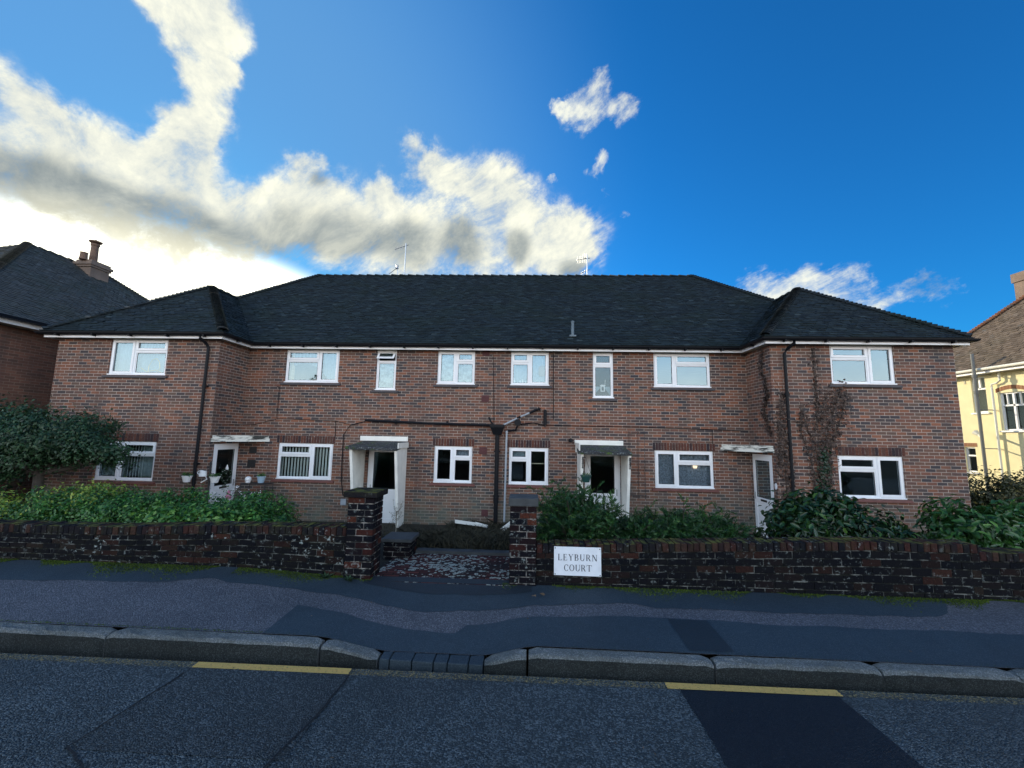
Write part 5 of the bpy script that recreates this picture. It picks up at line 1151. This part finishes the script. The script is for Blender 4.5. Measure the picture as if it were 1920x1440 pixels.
leaves('leaf_litter', np.stack([x, y, z], 1), np.tile(np.array([0, 0, 2.5]), (n, 1)), g.uniform(.008, .026, n), 'litter', None, .6, 0, 'stuff', 95)
lf = leaves('fallen_leaf', np.array([[.10, -6.12, pave_z(.1, -6.12)+.012], [.14, -6.1, pave_z(.1, -6.12)+.018]]), np.array([[0, 0, 3.], [0, 0, 3.]]), .075, 'litter', None, .7, 0, None, 96); tag(lf, 'curled brown leaf lying on the dark tarmac near the right gate pillar', 'leaf')
# dead umbel in front of the porch post
e = thing('dead_seedhead', 'bare dead seed head standing in front of the left porch post', 'plant', (-2.47, -3.2, -.25)); g = random.Random(5); mb = MB(); bx_, by_ = -2.47, -3.2
mb.tube([(bx_, by_, -.4), (bx_+.01, by_, .1), (bx_-.005, by_, .33)], .008, 6)
for k in range(26):
    z = g.uniform(.08, .33); a = g.uniform(0, 6.28); r_ = g.uniform(.06, .15); p = (bx_+math.cos(a)*r_, by_+math.sin(a)*r_, z+g.uniform(.06, .2)); mb.tube([(bx_, by_, z), ((bx_+p[0])/2, (by_+p[1])/2, z+.03), p], [.004, .003, .002], 4)
    for q in range(4): mb.tube([p, (p[0]+g.uniform(-.03, .03), p[1]+g.uniform(-.03, .03), p[2]+g.uniform(.0, .03))], .002, 4)
mb.build('stems', 'dry_stem', e)
# broken white gutter lengths on the ground by the wall
for i, (a, b, l) in enumerate((((-1.78, -.75, -.36), (-1.30, -.62, -.44), 'broken white gutter length lying on the grass below the wall'), ((-1.32, -.6, -.43), (-1.0, -.7, -.48), 'short white trim strip lying beside the black soil pipe foot'), ((-.66, -.9, -.53), (-.30, -.6, -.30), 'grey white gutter offcut leaning beside the right gate pillar'))):
    mb = MB(); d = Vector(b)-Vector(a); s_ = Vector((-d.y, d.x, 0)).normalized()*.05; u_ = Vector((0, 0, .05))
    A_, B_ = Vector(a), Vector(b); mb.hexa([A_-s_, B_-s_, B_+s_, A_+s_, A_-s_+u_*.3, B_-s_+u_*.3, B_+s_+u_*.3, A_+s_+u_*.3]); mb.hexa([A_-s_+u_*.3, B_-s_+u_*.3, B_-s_*.8+u_*.3, A_-s_*.8+u_*.3, A_-s_+u_*1.3, B_-s_+u_*1.3, B_-s_*.8+u_*1.3, A_-s_*.8+u_*1.3]); mb.hexa([A_+s_*.8+u_*.3, B_+s_*.8+u_*.3, B_+s_+u_*.3, A_+s_+u_*.3, A_+s_*.8+u_*1.3, B_+s_*.8+u_*1.3, B_+s_+u_*1.3, A_+s_+u_*1.3])
    tag(mb.build('gutter_offcut', 'white_paint'), l, 'gutter piece')
mb = MB(); mb.tube([(.36, -3.2, .22), (.75, -3.25, .52), (1.0, -3.3, .68)], .013, 6); tag(mb.build('white_cane', 'white_paint'), 'thin white cane leaning up through the conifer beside the gate pillar', 'cane')

# ------------------------------------------------------------------ pots and ornaments by the doors
def planter(c, r0, r1, h, pm, label, name='plant_pot', lm='hedge_leaf', n=160, sz=.045, hang=None):
    e = thing(name, label, 'plant pot', c); mb = MB(); mb.lathe(c, [(r0*.8, 0), (r0, .004), (r1, h*.86), (r1*1.1, h*.87), (r1*1.1, h), (r1*.95, h), (r1*.9, h*.9), (.01, h*.9)], 18); mb.build('pot', pm, e, smooth=False)
    g = np.random.default_rng(int(abs(c[0])*1000)); P = np.stack([c[0]+g.normal(0, r1*.5, n), c[1]+g.normal(0, r1*.5, n), c[2]+h+np.abs(g.normal(0, .03, n))], 1)
    leaves('foliage', P, np.tile(np.array([0, -.4, 1.]), (n, 1)), sz, lm, e, .4, 0, None, 3)
    if hang:
        w_ = MB()
        for k in range(3): w_.tube([(c[0]+math.cos(k*2.1)*r1, c[1]+math.sin(k*2.1)*r1, c[2]+h), hang], .003, 4)
        w_.build('hanger', 'dark_metal', e)
    return e
planter((1.36, -1.0, .71), .085, .122, .165, 'pot_green', 'dark green hanging basket on the right porch', 'hanging_basket', n=40, hang=(1.36, -1.0, 1.28))
for x, l in ((1.30, 'ornate black basket bracket on the left post of the right porch'), (2.43, 'ornate black basket bracket on the right post of the right porch')):
    mb = MB(); mb.tube([(x, -.885, 1.02), (x, -.885, 1.30)], .014, 6); mb.tube([(x, -.885, 1.03)]+[(x+.0, -.885-.10*math.sin(k*.5), 1.05+.05*k) for k in range(1, 6)], .008, 6); mb.tube([(x, -.885, 1.28), (x+.03, -1.0, 1.30), (x+.06, -1.0, 1.28)], .008, 6)
    for z in (1.02, 1.12, 1.22): mb.lathe((x, -.885, z), [(.005, 0), (.024, .015), (.005, .03)], 8)
    tag(mb.build('basket_bracket', 'dark_metal'), l, 'bracket')
planter((-8.22, -1.28, .52), .07, .105, .155, 'pot_white', 'white planter hung on the downpipe left of the wing door'); planter((-7.55, -1.25, .515), .07, .105, .155, 'pot_white', 'white planter hung on the black post in front of the wing door')
planter((-7.83, -1.45, .17), .06, .075, .10, 'pot_yellow', 'small yellow pot between the post and the wing wall')
mb = MB(); mb.tube([(-7.69, -1.25, -.55), (-7.69, -1.25, .95)], .02, 8); mb.lathe((-7.69, -1.25, .95), [(.02, 0), (.03, .02), (.005, .08)], 8); mb.tube([(-7.69, -1.25, .72), (-7.60, -1.25, .74), (-7.55, -1.25, .68)], .008, 6); tag(mb.build('black_post', 'dark_metal'), 'thin black post carrying a white planter before the left wing door', 'post')
e = thing('watering_can', 'white ornamental watering can hung beside the black post', 'watering can', (-7.84, -1.27, .70)); mb = MB(); mb.lathe((-7.84, -1.27, .66), [(.075, 0), (.085, .01), (.07, .13), (.055, .135)], 16); mb.build('body', 'pot_white', e)
mb = MB(); mb.tube([(-7.78, -1.27, .68), (-7.73, -1.27, .60), (-7.86, -1.28, .52)], [.018, .016, .014], 8); mb.build('spout', 'pot_white', e); mb = MB(); mb.tube([(-7.84+math.cos(k*.45)*.09-.05, -1.27, .75+math.sin(k*.45)*.05) for k in range(15)], .012, 6); mb.build('handle', 'pot_white', e)
# wreath on the door in the return wall, in the plane x = XL1
e = thing('door_wreath', 'dark heart shaped wreath with pale flowers on the left wing door', 'wreath', (XL1+.03, -.50, .55)); g = np.random.default_rng(61); n = 700; a = g.uniform(0, 6.283, n); hy = .17*np.sin(a)**3; hz = .012*(13*np.cos(a)-5*np.cos(2*a)-2*np.cos(3*a)-np.cos(4*a))
P = np.stack([XL1+.03+np.abs(g.normal(0, .012, n)), -.50+hy+g.normal(0, .018, n), .60+hz+g.normal(0, .018, n)], 1); leaves('foliage', P, np.tile(np.array([1., 0, 0]), (n, 1)), .035, 'ivy_leaf', e, .5)
mb = MB()
for k in range(16):
    b = k*6.283/16; mb.lathe((XL1+.05, -.50+.17*math.sin(b)**3, .595+.012*(13*math.cos(b)-5*math.cos(2*b)-2*math.cos(3*b)-math.cos(4*b))), [(.002, 0), (.013, .006), (.002, .014)], 6)
mb.lathe((XL1+.06, -.50, .76), [(.03, 0), (.035, .04), (.015, .1), (.002, .13)], 8)
mb.build('flowers', 'pot_white', e)
mb = MB(); mb.lathe((-7.35, -1.0, .1), [(.05, 0), (.06, .08), (.03, .14), (.035, .18), (.015, .22)], 10); tag(mb.build('gnome_ornament', 'pot_pink'), 'small pink ornament hanging low on the left wing door', 'ornament')
# plant stand with flowers beside the left wing door
e = thing('plant_stand', 'black wire plant stand with white flowers by the left wing door', 'plant stand', (-6.98, -.6, -.55)); mb = MB()
for x, y in ((-7.25, -.75), (-6.62, -.75), (-7.25, -.42), (-6.62, -.42)): mb.tube([(x, y, -.6), (x, y, .46)], .009, 6)
for z in (.44, .14): mb.tube([(-7.25, -.75, z), (-6.62, -.75, z), (-6.62, -.42, z), (-7.25, -.42, z), (-7.25, -.75, z)], .008, 6); mb.box(-7.24, -6.63, -.74, -.43, z-.012, z-.006)
mb.build('frame', 'dark_metal', e)
planter((-6.83, -.6, .455), .065, .095, .17, 'pot_blue', 'pale blue pot on top of the plant stand'); planter((-6.80, -.62, -.10), .09, .10, .16, 'pot_blue', 'blue glazed pot low on the plant stand', n=60)
e = thing('glass_globe', 'pale globe ornament on the left of the plant stand', 'ornament', (-7.17, -.6, .44)); mb = MB(); mb.lathe((-7.17, -.6, .45), [(.05, 0), (.055, .02), (.06, .03)]+[(.075*math.cos(rad(t)), .09+.075*math.sin(rad(t))) for t in range(-50, 91, 20)], 14); mb.build('globe', 'pot_white', e, smooth=True)
e = thing('flower_arch', 'trailing stem of white flowers over the plant stand', 'flowers', (-7.2, -.8, -.1)); mb = MB(); mb.tube([(-7.42+.30*k/10, -.8, .02+.34*math.sin(math.pi*(.12+.88*k/10))) for k in range(11)], .006, 5); mb.build('stem', 'dark_metal', e)
mb = MB(); g = random.Random(4)
for k in range(34):
    t = g.random(); x = -7.42+.30*t+g.uniform(-.03, .03); z = .02+.34*math.sin(math.pi*(.12+.88*t))+g.uniform(-.03, .03); mb.lathe((x, -.8+g.uniform(-.03, .03), z), [(.003, 0), (.015, .006), (.011, .014), (.003, .018)], 7)
for k in range(24): mb.lathe((-7.13+g.uniform(-.07, .07), -.82, .10+g.uniform(-.09, .07)), [(.003, 0), (.02, .008), (.014, .018), (.003, .022)], 7)
for k in range(18): mb.lathe((-6.78+g.uniform(-.2, .14), -.82, .22+g.uniform(-.10, .12)), [(.003, 0), (.014, .006), (.010, .014), (.003, .018)], 7)
mb.build('flowers', 'pot_white', e)

# things standing just inside the windows
def jar(x, y, z, r_, h, m_, label, name='bottle'):
    mb = MB(); mb.lathe((x, y, z), [(r_, 0), (r_, h*.6), (r_*.5, h*.75), (r_*.4, h), (r_*.45, h)], 12); tag(mb.build(name, m_), label, 'bottle', 'bottles on the upstairs window sill')
for x, h in ((-.43, .17), (-.27, .12), (-.20, .15), (-.12, .10)): jar(x, .115, UZ0+.035, .022 if h < .16 else .03, h, 'pot_white', 'pale bottle on the sill of the upstairs window right of centre')
e = thing('pendant_lamp', 'amber lampshade behind the upstairs window right of centre', 'lamp', (.33, .14, UZ0+.5)); mb = MB(); mb.lathe((.33, .125, UZ0+.27), [(.07, 0), (.10, .06), (.10, .27), (.02, .30)], 16, 1, .4); mb.build('lamp_shade', 'amber', e); mb = MB(); mb.tube([(.33, .125, UZ0+.55), (.33, .125, UZ0+.75)], .004, 5); mb.build('cord', 'pot_white', e)
e = thing('lantern', 'white lantern hanging in the tall narrow window', 'lantern', (1.97, .1, 3.05)); mb = MB(); frame_ring(mb, 1.915, 2.025, 3.0, 3.16, .10, .13, .022); mb.hexa([(1.89, .09, 3.16), (2.05, .09, 3.16), (2.05, .14, 3.16), (1.89, .14, 3.16), (1.93, .1, 3.185), (2.01, .1, 3.185), (2.01, .13, 3.185), (1.93, .13, 3.185)]); mb.build('case', 'pot_white', e); mb = MB(); mb.tube([(2.03, .11, 3.16), (2.04, .11, 3.32)], .006, 5); mb.build('cord', 'pot_white', e)
planter((-5.98, .12, UZ0+.035), .06, .08, .07, 'pot_white', 'small potted plant on the sill of the upstairs window left of centre', n=90, sz=.13, lm='laurel_leaf')
e = thing('arched_ornament', 'white arched ornament in the upstairs window of the left wing', 'ornament', (-9.65, WY+.11, UZ0+.04)); mb = MB(); mb.tube([(-9.80, WY+.11, UZ0+.035), (-9.80, WY+.11, UZ0+.25), (-9.72, WY+.11, UZ0+.42), (-9.62, WY+.11, UZ0+.45), (-9.53, WY+.11, UZ0+.36), (-9.50, WY+.11, UZ0+.2), (-9.62, WY+.11, UZ0+.035)], .013, 6); mb.tube([(-10.0, WY+.11, UZ0+.2), (-9.85, WY+.11, UZ0+.1), (-9.6, WY+.11, UZ0+.15), (-9.35, WY+.11, UZ0+.05)], .012, 6); mb.build('rim', 'gold', e)
e = thing('ceiling_lamp', 'lit white and red pendant lamp behind the bluish net curtains', 'lamp', (4.36, .13, 1.2)); mb = MB(); mb.lathe((4.36, .118, 1.01), [(.045, 0), (.06, .05), (.05, .09)], 12, 1, .3); mb.build('lamp_shade', 'lamp_glow', e); mb = MB(); mb.lathe((4.36, .118, 1.10), [(.055, 0), (.06, .02), (.02, .05)], 12, 1, .3); mb.build('lamp_cap', 'pot_pink', e)
# hedge across the street, seen only as a reflection in the lower windows
shrub('street_hedge', 'dark hedge across the street, mirrored in the ground floor windows', 'hedge', (0, -17, -.2), [(-16+i*1.6, -17, .9, 1.3, .8, 1.2) for i in range(21)], 9000, 400, .22, 'beech_leaf', 99, .6, .25, .7, -.2, 4)
